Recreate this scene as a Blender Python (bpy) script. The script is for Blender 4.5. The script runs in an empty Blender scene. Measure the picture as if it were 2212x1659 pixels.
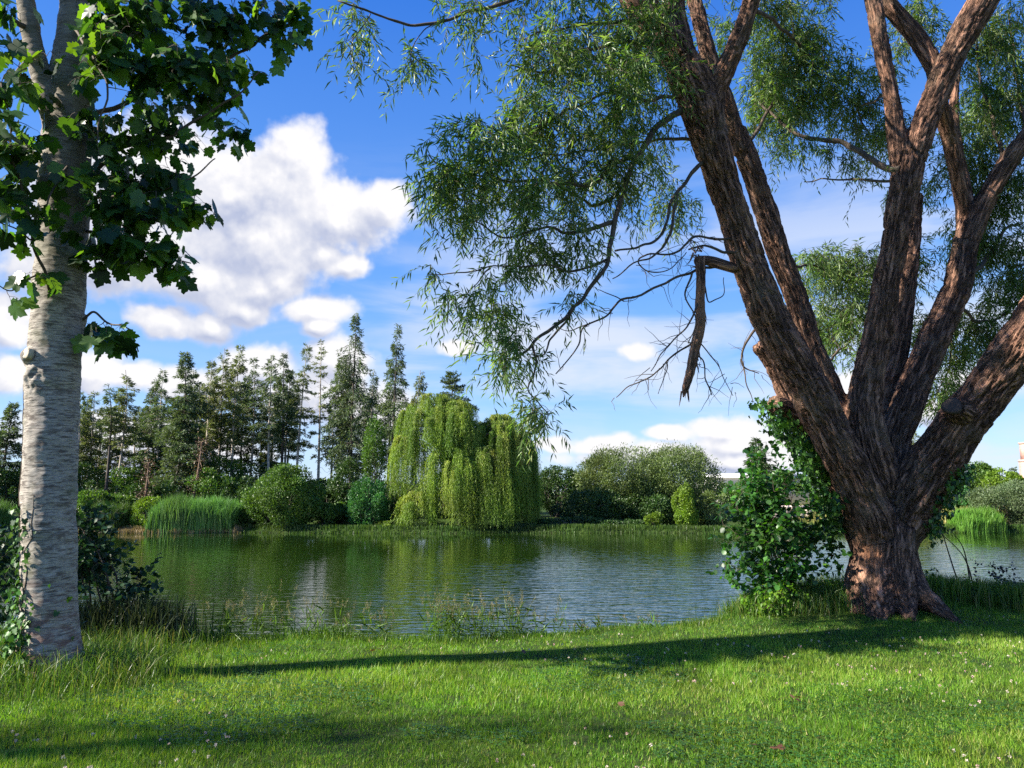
import bpy, math
import numpy as np
from mathutils import Vector

# ---------------------------------------------------------------- camera, sky, sun
scene = bpy.context.scene
CAM_H = 1.6
FPX = 1671.0                      # focal length in units of the 2212-wide picture
PITCH = math.atan(237.5 / FPX)
cam_d = bpy.data.cameras.new("camera")
cam_d.sensor_width = 36.0
cam_d.lens = 36.0 * FPX / 2212.0
cam_d.clip_start = 0.05
cam_d.clip_end = 5000.0
cam = bpy.data.objects.new("camera", cam_d)
scene.collection.objects.link(cam)
cam.location = (0, 0, CAM_H)
cam.rotation_euler = (math.pi / 2 + PITCH, 0, 0)
scene.camera = cam
scene.view_settings.view_transform = 'Standard'
scene.view_settings.look = 'None'
scene.view_settings.gamma = 1.0
scene.view_settings.exposure = 1.5

SUN_EL = math.radians(35)
_sh = np.array([-0.966, -0.258])
_sh = _sh / np.linalg.norm(_sh)
SUN = np.array([_sh[0] * math.cos(SUN_EL), _sh[1] * math.cos(SUN_EL), math.sin(SUN_EL)])
sun_d = bpy.data.lights.new("sun", 'SUN')
sun_d.energy = 5.0
sun_d.angle = math.radians(0.55)
sun_d.color = (1.0, 0.93, 0.82)
sun = bpy.data.objects.new("sun", sun_d)
scene.collection.objects.link(sun)
sun.location = (-20, -5, 20)
sun.rotation_euler = Vector(SUN).to_track_quat('Z', 'Y').to_euler()

cy = scene.cycles
cy.max_bounces = 6
cy.diffuse_bounces = 3
cy.glossy_bounces = 3
cy.transmission_bounces = 3
cy.transparent_max_bounces = 8
cy.use_denoising = False
cy.use_adaptive_sampling = True
cy.adaptive_threshold = 0.012


def ray(px, py):
    dx = (px - 1106.0) / FPX
    dy = -(py - 829.5) / FPX
    return np.array([dx, math.cos(PITCH) - dy * math.sin(PITCH), math.sin(PITCH) + dy * math.cos(PITCH)])


def P(px, py, Z):
    d = ray(px, py)
    t = Z / d[1]
    return np.array([0, 0, CAM_H]) + t * d


def ae(px, py):
    d = ray(px, py)
    d = d / np.linalg.norm(d)
    return math.atan2(d[0], d[1]), math.asin(d[2])


# ---- node helpers
class NT:
    def __init__(s, tree):
        s.t = tree
        s.N = tree.nodes
        s.L = tree.links

    def node(s, typ, ins=None, **kw):
        n = s.N.new(typ)
        for k, v in kw.items():
            setattr(n, k, v)
        for k, v in (ins or {}).items():
            s.set(n.inputs[k], v)
        return n

    def set(s, inp, v):
        if isinstance(v, bpy.types.NodeSocket):
            s.L.new(v, inp)
        else:
            if isinstance(v, tuple) and len(v) == 3 and inp.type == 'RGBA':
                v = v + (1.0,)
            inp.default_value = v

    def m(s, op, a, b=None, c=None, clamp=False):
        n = s.N.new('ShaderNodeMath')
        n.operation = op
        n.use_clamp = clamp
        for i, v in enumerate((a, b, c)):
            if v is not None:
                s.set(n.inputs[i], v)
        return n.outputs[0]

    def v(s, op, a, b=None, c=None, scale=None):
        n = s.N.new('ShaderNodeVectorMath')
        n.operation = op
        for i, v in enumerate((a, b, c)):
            if v is not None:
                s.set(n.inputs[i], v)
        if scale is not None:
            s.set(n.inputs['Scale'], scale)
        return n.outputs['Value'] if op in ('LENGTH', 'DOT_PRODUCT', 'DISTANCE') else n.outputs[0]

    def mix(s, f, a, b, blend='MIX'):
        n = s.N.new('ShaderNodeMix')
        n.data_type = 'RGBA'
        n.blend_type = blend
        s.set(n.inputs[0], f)
        s.set(n.inputs[6], a)
        s.set(n.inputs[7], b)
        return n.outputs[2]

    def mr(s, v, a, b, c=0.0, d=1.0, interp='LINEAR'):
        n = s.N.new('ShaderNodeMapRange')
        n.interpolation_type = interp
        s.set(n.inputs[0], v)
        for i, q in enumerate((a, b, c, d)):
            s.set(n.inputs[1 + i], q)
        return n.outputs[0]

    def noise(s, vec, scale, detail=4, rough=0.5, dist=0.0, dim='3D'):
        n = s.N.new('ShaderNodeTexNoise')
        n.noise_dimensions = dim
        s.set(n.inputs['Vector'], vec)
        n.inputs['Scale'].default_value = scale
        n.inputs['Detail'].default_value = detail
        n.inputs['Roughness'].default_value = rough
        n.inputs['Distortion'].default_value = dist
        return n.outputs[0]


# ---- world: Nishita sky with cumulus and wisps laid out by compass bearing and height
world = bpy.data.worlds.new("World")
scene.world = world
world.use_nodes = True
wt = NT(world.node_tree)
world.node_tree.nodes.clear()
sky = wt.node('ShaderNodeTexSky')
sky.sky_type = 'NISHITA'
sky.sun_disc = False
sky.sun_elevation = SUN_EL
sky.sun_rotation = math.atan2(SUN[0], SUN[1]) % (2 * math.pi)
sky.air_density = 1.0
sky.dust_density = 0.3
sky.ozone_density = 3.0

# field group: returns density for a (bearing, height) position in degrees
CL = [  # px, py, rx, ry  (cumulus lobes)
    (640, 335, 95, 75), (575, 400, 150, 90), (835, 440, 65, 60), (730, 465, 150, 80), (490, 430, 180, 110),
    (360, 360, 150, 110), (330, 500, 190, 110), (560, 520, 210, 90), (250, 560, 160, 70), (430, 600, 190, 60),
    (560, 620, 90, 50), (745, 572, 62, 34), (690, 545, 50, 40), (350, 695, 80, 40), (450, 705, 80, 34), (530, 665, 90, 45), (610, 600, 70, 60),
    (690, 665, 90, 34), (700, 700, 40, 28), (20, 690, 75, 55), (15, 800, 70, 45), (205, 800, 75, 42), (290, 810, 70, 30),
    (380, 820, 90, 36), (560, 790, 95, 50), (490, 830, 120, 45), (740, 790, 75, 62), (690, 860, 150, 60), (985, 750, 45, 20),
    (1565, 925, 100, 26), (1600, 955, 130, 34), (1440, 935, 70, 20), (1300, 960, 90, 22), (1195, 955, 45, 18), (1420, 985, 240, 28),
    (1370, 757, 62, 24), (1835, 840, 40, 30), (1700, 800, 40, 22), (2060, 830, 50, 30), (1600, 990, 200, 30), (800, 900, 120, 70),
    (300, 950, 330, 60), (2020, 900, 60, 30), (150, 420, 120, 110), (90, 560, 110, 60),
]
g = bpy.data.node_groups.new("cloud_field", 'ShaderNodeTree')
g.interface.new_socket("Vector", in_out='INPUT', socket_type='NodeSocketVector')
g.interface.new_socket("D", in_out='OUTPUT', socket_type='NodeSocketFloat')
gt = NT(g)
gi = g.nodes.new('NodeGroupInput')
go = g.nodes.new('NodeGroupOutput')
vin = gi.outputs[0]
wn = gt.node('ShaderNodeTexNoise', {'Vector': vin, 'Scale': 0.16, 'Detail': 3.0})
wv = gt.v('SUBTRACT', wn.outputs['Color'], (0.5, 0.5, 0.5))
vw = gt.v('MULTIPLY_ADD', wv, (3.0, 2.2, 0.0), vin)
G = None
for px, py, rx, ry in CL:
    a, e = ae(px, py)
    a, e = math.degrees(a), math.degrees(e)
    # local px per degree
    k = 1 / math.radians(1.0) / FPX / (1 + ((px - 1106) / FPX) ** 2) * (1 + ((px - 1106) / FPX) ** 2) ** 0.1
    ra, rb = 1.12 * rx * k, 1.12 * ry / FPX * 57.3
    q = gt.v('MULTIPLY_ADD', vw, (1 / ra, 1 / rb, 0.0), (-a / ra, -e / rb, 0.0))
    l = gt.v('LENGTH', q)
    G = l if G is None else gt.m('SMOOTH_MIN', G, l, 0.25)
n1 = gt.noise(vin, 0.30, 9, 0.58)
vb = gt.node('ShaderNodeTexVoronoi', {'Vector': vw, 'Scale': 0.75})
vb.feature = 'SMOOTH_F1'
vb2 = gt.node('ShaderNodeTexVoronoi', {'Vector': vw, 'Scale': 2.1})
vb2.feature = 'SMOOTH_F1'
d = gt.m('SUBTRACT', 1.0, G)
d = gt.m('MULTIPLY_ADD', gt.m('SUBTRACT', n1, 0.5), 0.95, d)
d = gt.m('MULTIPLY_ADD', gt.m('SUBTRACT', 0.4, vb.outputs['Distance']), 0.24, d)
d = gt.m('MULTIPLY_ADD', gt.m('SUBTRACT', 0.4, vb2.outputs['Distance']), 0.14, d)
g.links.new(d, go.inputs[0])

tc = wt.node('ShaderNodeTexCoord')
sp = wt.node('ShaderNodeSeparateXYZ', {0: tc.outputs['Generated']})
az = wt.m('MULTIPLY', wt.m('ARCTAN2', sp.outputs[0], sp.outputs[1]), 57.2958)
el = wt.m('MULTIPLY', wt.m('ARCSINE', sp.outputs[2]), 57.2958)
uv = wt.node('ShaderNodeCombineXYZ', {0: az, 1: el}).outputs[0]


def field(vec):
    n = wt.N.new('ShaderNodeGroup')
    n.node_tree = g
    wt.set(n.inputs[0], vec)
    return n.outputs[0]


D0 = field(uv)
D1 = field(wt.v('ADD', uv, (1.5, 2.0, 0.0)))
D2 = field(wt.v('ADD', uv, (0.25, 0.55, 0.0)))
al = wt.mr(D0, -0.04, 0.42, 0, 1, 'SMOOTHSTEP')
lit = wt.mr(wt.m('ADD', wt.m('MULTIPLY', wt.m('SUBTRACT', D0, D1), 0.75), wt.m('MULTIPLY', wt.m('SUBTRACT', D0, D2), 0.9)), -0.42, 0.42, 0, 1)
thin = wt.mr(D0, 0.6, 0.0, 0, 0.35)
lit = wt.m('ADD', lit, thin, clamp=True)
ccol = wt.mix(lit, (0.50, 0.56, 0.76), (1.02, 1.01, 1.03))
# wisps
rot = wt.node('ShaderNodeMapping', {'Vector': uv, 'Rotation': (0, 0, math.radians(-24)), 'Scale': (0.055, 0.30, 1.0)})
wn1 = wt.noise(rot.outputs[0], 1.0, 6, 0.55, 0.6)
soft = wt.noise(uv, 0.09, 4, 0.5)
wisp = wt.mr(wt.m('ADD', wt.m('MULTIPLY', wn1, 0.75), wt.m('MULTIPLY', soft, 0.45)), 0.46, 0.74, 0, 0.82, 'SMOOTHSTEP')
wisp = wt.m('MULTIPLY', wisp, wt.mr(el, 27.0, 13.0, 0, 1, 'SMOOTHSTEP'))
wisp = wt.m('MULTIPLY', wisp, wt.mr(az, -22.0, 2.0, 0.12, 1, 'SMOOTHSTEP'))
# haze near the horizon, rolled into the sky colour
hs = wt.node('ShaderNodeHueSaturation', {'Saturation': 1.32, 'Value': 1.0, 'Color': sky.outputs[0]})
skyc = wt.mix(1.0, hs.outputs[0], (0.98, 1.12, 1.25), 'MULTIPLY')
STR = 0.070
grad = wt.node('ShaderNodeValToRGB', {0: wt.mr(el, 0.0, 90.0)})
ge = grad.color_ramp.elements
ge[0].position = 0.0
ge[0].color = (0.265, 0.345, 0.54, 1)
ge[1].position = 1.0
ge[1].color = (0.014, 0.055, 0.27, 1)
for p_, c_ in ((0.07, (0.175, 0.285, 0.52, 1)), (0.17, (0.090, 0.200, 0.475, 1)), (0.38, (0.024, 0.098, 0.40, 1))):
    x_ = ge.new(p_)
    x_.color = c_
skyc = wt.mix(0.72, skyc, wt.mix(1.0, grad.outputs[0], (11.0, 11.0, 10.6), 'MULTIPLY'))
cl_w = wt.mix(1.0, (0.85, 0.90, 1.0), (5.0, 5.0, 5.0), 'MULTIPLY')
skyc = wt.mix(wisp, skyc, cl_w)
cc = wt.mix(1.0, ccol, (5.0, 5.0, 5.0), 'MULTIPLY')
skyc = wt.mix(al, skyc, cc)
bg = wt.node('ShaderNodeBackground', {'Color': skyc, 'Strength': STR})
wo = wt.node('ShaderNodeOutputWorld', {'Surface': bg.outputs[0]})
world.cycles.sampling_method = 'MANUAL'
world.cycles.sample_map_resolution = 512

# ---------------------------------------------------------------- helpers
def rng(s):
    return np.random.default_rng(s)


def nz(v, axis=-1):
    return v / np.maximum(np.linalg.norm(v, axis=axis, keepdims=True), 1e-9)


_pr = rng(7)
_perm = _pr.permutation(256)
_perm = np.concatenate([_perm, _perm, _perm])
_grad = nz(_pr.normal(size=(256, 3)))


def perlin(p):
    p = np.asarray(p, float)
    i = np.floor(p).astype(int)
    f = p - i
    i &= 255
    u = f * f * f * (f * (f * 6 - 15) + 10)
    out = 0
    for dx in (0, 1):
        wx = u[..., 0] if dx else 1 - u[..., 0]
        for dy in (0, 1):
            wy = u[..., 1] if dy else 1 - u[..., 1]
            for dz in (0, 1):
                wz = u[..., 2] if dz else 1 - u[..., 2]
                h = _perm[_perm[_perm[(i[..., 0] + dx) & 255] + ((i[..., 1] + dy) & 255)] + ((i[..., 2] + dz) & 255)]
                g_ = _grad[h & 255]
                d_ = g_[..., 0] * (f[..., 0] - dx) + g_[..., 1] * (f[..., 1] - dy) + g_[..., 2] * (f[..., 2] - dz)
                out = out + wx * wy * wz * d_
    return out * 1.6


def fbm(p, oct=4, gain=0.5):
    a, s, o = 1.0, 0.0, 0
    for k in range(oct):
        s = s + a * perlin(np.asarray(p) * (2 ** k) + 17.3 * k)
        a *= gain
    return s


def p2d(x, y, s, seed=0.0):
    x = np.asarray(x, float)
    y = np.asarray(y, float)
    return np.stack([x * s, y * s, np.full_like(x, seed + 0.37)], -1)


def catmull(pts, per=6):
    pts = np.asarray(pts, float)
    if len(pts) < 3:
        t = np.linspace(0, 1, per + 1)[:, None]
        return pts[0] * (1 - t) + pts[-1] * t
    e = np.vstack([2 * pts[0] - pts[1], pts, 2 * pts[-1] - pts[-2]])
    out = []
    t = np.linspace(0, 1, per, endpoint=False)[:, None]
    for i in range(len(pts) - 1):
        a, b, c, d_ = e[i], e[i + 1], e[i + 2], e[i + 3]
        out.append(0.5 * (2 * b + (c - a) * t + (2 * a - 5 * b + 4 * c - d_) * t ** 2 + (3 * b - a - 3 * c + d_) * t ** 3))
    out.append(pts[-1:])
    return np.vstack(out)


def frames(pts):
    T = nz(np.gradient(pts, axis=0))
    n = np.cross(T[0], [0, 0, 1.0])
    if np.linalg.norm(n) < 0.1:
        n = np.cross(T[0], [1.0, 0, 0])
    n = n / np.linalg.norm(n)
    A = np.zeros_like(pts)
    for i in range(len(pts)):
        n = n - T[i] * np.dot(n, T[i])
        n = n / max(np.linalg.norm(n), 1e-9)
        A[i] = n
    return T, A, np.cross(T, A)


def arclen(pts):
    return np.concatenate([[0], np.cumsum(np.linalg.norm(np.diff(pts, axis=0), axis=1))])


class Acc:
    """collects geometry for ONE mesh object"""

    def __init__(s):
        s.V, s.T3, s.T4, s.tone, s.bco = [], [], [], [], []
        s.n = 0
        s.hasb = False

    def add(s, V, tris=None, quads=None, tone=0.5, bco=None):
        V = np.asarray(V, float).reshape(-1, 3)
        if tris is not None and len(tris):
            s.T3.append(np.asarray(tris, int) + s.n)
        if quads is not None and len(quads):
            s.T4.append(np.asarray(quads, int) + s.n)
        s.V.append(V)
        s.tone.append(np.broadcast_to(np.asarray(tone, float), (len(V),)))
        if bco is not None:
            s.hasb = True
            s.bco.append(bco)
        else:
            s.bco.append(np.zeros((len(V), 3)))
        s.n += len(V)

    def build(s, name, mat, parent=None, smooth=True):
        V = np.concatenate(s.V) if s.V else np.zeros((0, 3))
        t3 = np.concatenate(s.T3) if s.T3 else np.zeros((0, 3), int)
        t4 = np.concatenate(s.T4) if s.T4 else np.zeros((0, 4), int)
        return mesh_obj(name, V, t3, t4, mat, parent, smooth, np.concatenate(s.tone) if s.tone else None,
                        np.concatenate(s.bco) if s.hasb else None)


def mesh_obj(name, V, t3, t4, mat, parent=None, smooth=True, tone=None, bco=None):
    me = bpy.data.meshes.new(name)
    off = np.zeros(3)
    pa = parent
    while pa is not None:
        off = off + np.array(pa.location)
        pa = pa.parent
    V = V - off
    me.vertices.add(len(V))
    me.vertices.foreach_set('co', np.ascontiguousarray(V, dtype=np.float32).ravel())
    nl = len(t3) * 3 + len(t4) * 4
    me.loops.add(nl)
    me.loops.foreach_set('vertex_index', np.concatenate([t3.ravel(), t4.ravel()]).astype(np.int32))
    me.polygons.add(len(t3) + len(t4))
    ls = np.concatenate([np.arange(len(t3)) * 3, len(t3) * 3 + np.arange(len(t4)) * 4]).astype(np.int32)
    me.polygons.foreach_set('loop_start', ls)
    me.update(calc_edges=True)
    if smooth:
        me.polygons.foreach_set('use_smooth', np.ones(len(me.polygons), dtype=bool))
    if tone is not None:
        at = me.attributes.new('tone', 'FLOAT', 'POINT')
        at.data.foreach_set('value', tone.astype(np.float32))
    if bco is not None:
        at = me.attributes.new('bco', 'FLOAT_VECTOR', 'POINT')
        at.data.foreach_set('vector', bco.astype(np.float32).ravel())
    if mat is not None:
        me.materials.append(mat)
    o = bpy.data.objects.new(name, me)
    scene.collection.objects.link(o)
    if parent is not None:
        o.parent = parent
    return o


def tag(o, label=None, cat=None, group=None, kind=None):
    if label:
        o['label'] = label
    if cat:
        o['category'] = cat
    if group:
        o['group'] = group
    if kind:
        o['kind'] = kind
    return o


def thing(name, label, cat, loc, group=None):
    o = bpy.data.objects.new(name, None)
    scene.collection.objects.link(o)
    o.location = [float(c) for c in loc]
    o.empty_display_size = 0.2
    return tag(o, label, cat, group)


def tube(acc, pts, rad, k=6, tone=0.5, cap=False, bs=0.0):
    pts = np.asarray(pts, float)
    n = len(pts)
    rad = np.broadcast_to(np.asarray(rad, float), (n,))
    T, A, B = frames(pts)
    th = np.linspace(0, 2 * np.pi, k, endpoint=False)
    c, s_ = np.cos(th), np.sin(th)
    ring = A[:, None] * c[None, :, None] + B[:, None] * s_[None, :, None]
    V = pts[:, None] + ring * rad[:, None, None]
    i = np.arange(n - 1)[:, None] * k
    j = np.arange(k)[None]
    j2 = (j + 1) % k
    Q = np.stack([i + j, i + j2, i + k + j2, i + k + j], -1).reshape(-1, 4)
    L = arclen(pts)
    bco = np.zeros((n, k, 3))
    bco[..., 0] = c * rad[:, None]
    bco[..., 1] = s_ * rad[:, None]
    bco[..., 2] = (L + bs)[:, None]
    tris = None
    V = V.reshape(-1, 3)
    bco = bco.reshape(-1, 3)
    if cap:
        V = np.vstack([V, pts[:1], pts[-1:]])
        bco = np.vstack([bco, bco[:1] * 0 + [0, 0, bs], [[0, 0, L[-1] + bs]]])
        a, b = n * k, n * k + 1
        jj = np.arange(k)
        tris = np.concatenate([np.stack([np.full(k, a), (jj + 1) % k, jj], -1),
                               np.stack([np.full(k, b), (n - 1) * k + jj, (n - 1) * k + (jj + 1) % k], -1)])
    acc.add(V, tris, Q, tone, bco)


LANCE = (np.array([[0, 0, 0], [.38, .5, .06], [1, 0, -.10], [.38, -.5, .06]]), np.array([[0, 1, 2], [0, 2, 3]]), None)
ROUND = (np.array([[0, 0, 0], [.22, .40, .07], [.66, .46, .05], [1, 0, -.06], [.66, -.46, .05], [.22, -.40, .07]]), None,
         np.array([[0, 1, 2, 3], [0, 3, 4, 5]]))
OVAL = (np.array([[0, 0, 0], [.5, .5, .08], [1, 0, -.05], [.5, -.5, .08]]), np.array([[0, 1, 2], [0, 2, 3]]), None)
NEEDLE = (np.array([[0, .35, 0], [0, -.35, 0], [.5, -.5, .03], [1, 0, 0], [.5, .5, .03]]), np.array([[2, 3, 4]]), np.array([[0, 1, 2, 4]]))


def _maple():
    half = [(0.0, 0.0), (-.09, .18), (.02, .44), (.14, .39), (.20, .53), (.33, .42), (.42, .57), (.60, .60), (.61, .45), (.67, .36),
            (.64, .25), (.79, .27), (.88, .14), (1.04, 0.0)]
    pts = half + [(x, -y) for x, y in half[-2:0:-1]]
    pts = np.array(pts)
    c = np.array([[.38, 0.0]])
    V2 = np.vstack([pts, c])
    r = np.abs(V2[:, 1])
    up = 0.16 * r - 0.22 * np.maximum(V2[:, 0] - 0.3, 0) ** 2 - 0.35 * np.maximum(r - .3, 0)
    V3 = np.column_stack([V2, up])
    V3[-1, 2] = 0.0
    n = len(pts)
    t = np.array([[n, i, (i + 1) % n] for i in range(n)])
    return V3, t, None


MAPLE = _maple()
_iv = np.array([[0, 0], [-.15, .30], [.10, .52], [.32, .34], [.55, .44], [.62, .22], [1, 0], [.62, -.22], [.55, -.44], [.32, -.34],
                [.10, -.52], [-.15, -.30], [.35, 0]])
IVY = (np.column_stack([_iv, 0.18 * np.abs(_iv[:, 1])]), np.array([[12, i, (i + 1) % 12] for i in range(12)]), None)


def leaves(acc, Pn, A, Nn, L, W, tm, tone):
    """one leaf per row: origin, axis, normal, length, width"""
    tv, t3, t4 = tm
    A = nz(A)
    S = nz(np.cross(Nn, A))
    N2 = np.cross(A, S)
    n = len(Pn)
    L = np.broadcast_to(np.asarray(L, float), (n,))[:, None, None]
    W = np.broadcast_to(np.asarray(W, float), (n,))[:, None, None]
    V = Pn[:, None] + A[:, None] * tv[None, :, 0:1] * L + S[:, None] * tv[None, :, 1:2] * W + N2[:, None] * tv[None, :, 2:3] * L
    m = len(tv)
    o = (np.arange(n) * m)[:, None, None]
    acc.add(V.reshape(-1, 3), (t3[None] + o).reshape(-1, 3) if t3 is not None else None,
            (t4[None] + o).reshape(-1, 4) if t4 is not None else None, np.repeat(np.broadcast_to(tone, (n,)), m))


def runit(r, n):
    return nz(r.normal(size=(n, 3)))


# ---------------------------------------------------------------- materials
def new_mat(name):
    m = bpy.data.materials.new(name)
    m.use_nodes = True
    m.node_tree.nodes.clear()
    return m, NT(m.node_tree)


def leaf_mat(name, cols, trans=0.35, rough=0.45, spec=0.4, tcol=None, vary=0.25, vscale=0.8):
    m, t = new_mat(name)
    at = t.node('ShaderNodeAttribute', attribute_name='tone')
    cr = t.node('ShaderNodeValToRGB', {0: at.outputs['Fac']})
    e = cr.color_ramp.elements
    e[0].position = 0.0
    e[0].color = cols[0] + (1,)
    e[1].position = 1.0
    e[1].color = cols[-1] + (1,)
    for i, c in enumerate(cols[1:-1]):
        x = e.new((i + 1) / (len(cols) - 1))
        x.color = c + (1,)
    geo = t.node('ShaderNodeNewGeometry')
    nn = t.noise(geo.outputs['Position'], vscale, 3, 0.6)
    hsv = t.node('ShaderNodeHueSaturation', {'Color': cr.outputs[0], 'Value': t.mr(nn, 0.3, 0.7, 1 - vary, 1 + vary),
                                             'Hue': t.mr(nn, 0.3, 0.7, 0.488, 0.508)})
    col = hsv.outputs[0]
    pr = t.node('ShaderNodeBsdfPrincipled', {'Base Color': col, 'Roughness': rough, 'Specular IOR Level': spec})
    tl = t.node('ShaderNodeBsdfTranslucent', {'Color': t.mix(1.0, col, tcol or (1.5, 1.5, 0.6), 'MULTIPLY')})
    mx = t.node('ShaderNodeMixShader', {0: trans, 1: pr.outputs[0], 2: tl.outputs[0]})
    t.node('ShaderNodeOutputMaterial', {0: mx.outputs[0]})
    return m


def bark_mat(name, c1, c2, c3, su=18.0, sv=2.5, rough=0.85, bump=0.6, bdist=0.02, patch=None, ridge=True):
    """ridged bark running along the limb (attribute bco = position round and along the limb)"""
    m, t = new_mat(name)
    at = t.node('ShaderNodeAttribute', attribute_name='bco')
    geo = t.node('ShaderNodeNewGeometry')
    big = t.node('ShaderNodeTexNoise', {'Vector': at.outputs['Vector'], 'Scale': 1.6, 'Detail': 3.0})
    wp = t.v('MULTIPLY_ADD', big.outputs['Color'], (0.10, 0.10, 0.3), at.outputs['Vector'])
    sc = t.v('MULTIPLY', wp, (su, su, sv))
    n1 = t.noise(sc, 1.0, 6, 0.62)
    if ridge:
        r1 = t.m('ABSOLUTE', t.m('MULTIPLY_ADD', n1, 2.0, -1.0))
        h = t.m('ADD', t.mr(r1, 0.0, 0.28), t.m('MULTIPLY', n1, 0.5))
    else:
        h = n1
    n2 = t.noise(t.v('MULTIPLY', wp, (su * 4, su * 4, sv * 5)), 1.0, 4, 0.6)
    hh = t.m('MULTIPLY_ADD', n2, 0.35, h)
    col = t.mix(t.mr(h, 0.25, 1.15), c1, c2)
    pn = t.noise(geo.outputs['Position'], 2.3, 5, 0.6)
    col = t.mix(t.mr(pn, 0.5, 0.72, 0, 0.75), col, c3)
    col = t.mix(1.0, col, t.node('ShaderNodeHueSaturation', {'Color': (1, 1, 1), 'Value': t.mr(n2, 0.3, 0.7, 0.7, 1.25)}).outputs[0], 'MULTIPLY')
    if patch:
        col = patch(t, col, at, geo)
    bp = t.node('ShaderNodeBump', {'Height': hh, 'Strength': bump, 'Distance': bdist})
    pr = t.node('ShaderNodeBsdfPrincipled', {'Base Color': col, 'Roughness': rough, 'Specular IOR Level': 0.25, 'Normal': bp.outputs[0]})
    t.node('ShaderNodeOutputMaterial', {0: pr.outputs[0]})
    return m


def flat_mat(name, c1, c2, scale=3.0, rough=0.8, bump=0.3, detail=6):
    m, t = new_mat(name)
    geo = t.node('ShaderNodeNewGeometry')
    n = t.noise(geo.outputs['Position'], scale, detail, 0.6)
    col = t.mix(t.mr(n, 0.3, 0.7), c1, c2)
    bp = t.node('ShaderNodeBump', {'Height': n, 'Strength': bump, 'Distance': 0.03})
    pr = t.node('ShaderNodeBsdfPrincipled', {'Base Color': col, 'Roughness': rough, 'Normal': bp.outputs[0]})
    t.node('ShaderNodeOutputMaterial', {0: pr.outputs[0]})
    return m


# ---------------------------------------------------------------- ground and water
_ex = np.array([-60, -14, -9, -6, -4.5, -3, -1, 0.5, 1.6, 2.6, 3.4, 4.5, 6, 7.2, 8, 9.5, 12, 60])
_ey = np.array([9, 9.2, 9.3, 9.2, 9.2, 8.9, 8.9, 9.1, 9.6, 10.2, 11.1, 12.0, 12.9, 12.7, 11.8, 11.6, 12.0, 12.0])
WATER = -0.6


def near_edge(x):
    return np.interp(x, _ex, _ey) + 0.12 * np.sin(x * 2.1) + 0.07 * np.sin(x * 5.3 + 1)


def far_edge(x):
    return 44.7 + 0.30 * np.sin(x * 0.31) + 0.25 * np.sin(x * 0.83 + 2) + np.where(x > 20, (x - 20) * 0.05, 0)


def sstep(t):
    t = np.clip(t, 0, 1)
    return t * t * (3 - 2 * t)


def gh(x, y):
    x = np.asarray(x, float)
    y = np.asarray(y, float)
    e = near_edge(x)
    f = far_edge(x)
    near = 0.03 * perlin(p2d(x, y, 0.5)) + 0.015 * perlin(p2d(x, y, 1.7, 3))
    near = near + 0.14 * np.exp(-(((x + 4.5) / 1.0) ** 2 + ((y - 7.0) / 0.8) ** 2))
    near = near + 0.20 * np.exp(-(((x - 5.2) / 1.2) ** 2 + ((y - 11.3) / 0.9) ** 2))
    far = -0.36 + 0.55 * sstep((y - f - .5) / 9) + 0.10 * perlin(p2d(x, y, 0.15, 5))
    bed = -1.6
    h = near + (bed - near) * sstep((y - e) / 1.9)
    h = np.where(y > (e + f) / 2, bed + (far - bed) * sstep((y - f + .9) / 1.0), h)
    side = sstep((np.abs(x) - 62) / 6)
    h = np.where((y > e) & (y < f + 3), h * (1 - side) + 0.1 * side, h)
    return h


gx = np.unique(np.concatenate([np.linspace(-12, 14, 200), np.linspace(-70, 70, 180), np.linspace(-1500, 1500, 40)]))
gy = np.unique(np.concatenate([np.linspace(-6, 15, 190), np.linspace(42, 52, 60), np.linspace(15, 130, 60), np.linspace(-300, 3000, 40)]))
X, Y = np.meshgrid(gx, gy)
Zg = gh(X, Y)
V = np.stack([X, Y, Zg], -1).reshape(-1, 3)
ny, nx = X.shape
i = np.arange(ny - 1)[:, None] * nx
j = np.arange(nx - 1)[None]
Q = np.stack([i + j, i + j + 1, i + nx + j + 1, i + nx + j], -1).reshape(-1, 4)
gm, t = new_mat("ground_soil_and_turf")
geo = t.node('ShaderNodeNewGeometry')
n1 = t.noise(geo.outputs['Position'], 1.3, 6, 0.6)
n2 = t.noise(geo.outputs['Position'], 22.0, 4, 0.6)
col = t.mix(t.mr(n1, 0.35, 0.65), (0.018, 0.040, 0.008), (0.040, 0.085, 0.012))
col = t.mix(t.mr(n2, 0.45, 0.75, 0, 0.7), col, (0.075, 0.06, 0.028))
sz = t.node('ShaderNodeSeparateXYZ', {0: geo.outputs['Position']})
col = t.mix(t.mr(sz.outputs[2], -0.45, -0.62), col, (0.03, 0.03, 0.015))
farm = t.m('MULTIPLY', t.mr(sz.outputs[0], 21.0, 26.0), t.mr(sz.outputs[1], 48.0, 50.0))
col = t.mix(farm, col, t.mix(t.mr(n1, 0.4, 0.6), (0.30, 0.20, 0.06), (0.18, 0.21, 0.045)))
bp = t.node('ShaderNodeBump', {'Height': n2, 'Strength': 0.7, 'Distance': 0.04})
pr = t.node('ShaderNodeBsdfPrincipled', {'Base Color': col, 'Roughness': 0.95, 'Specular IOR Level': 0.1, 'Normal': bp.outputs[0]})
t.node('ShaderNodeOutputMaterial', {0: pr.outputs[0]})
o = mesh_obj("ground", V, np.zeros((0, 3), int), Q, gm)
tag(o, "grassy ground sloping down to the pond and rising again on its far bank", "ground", kind="structure")

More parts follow.
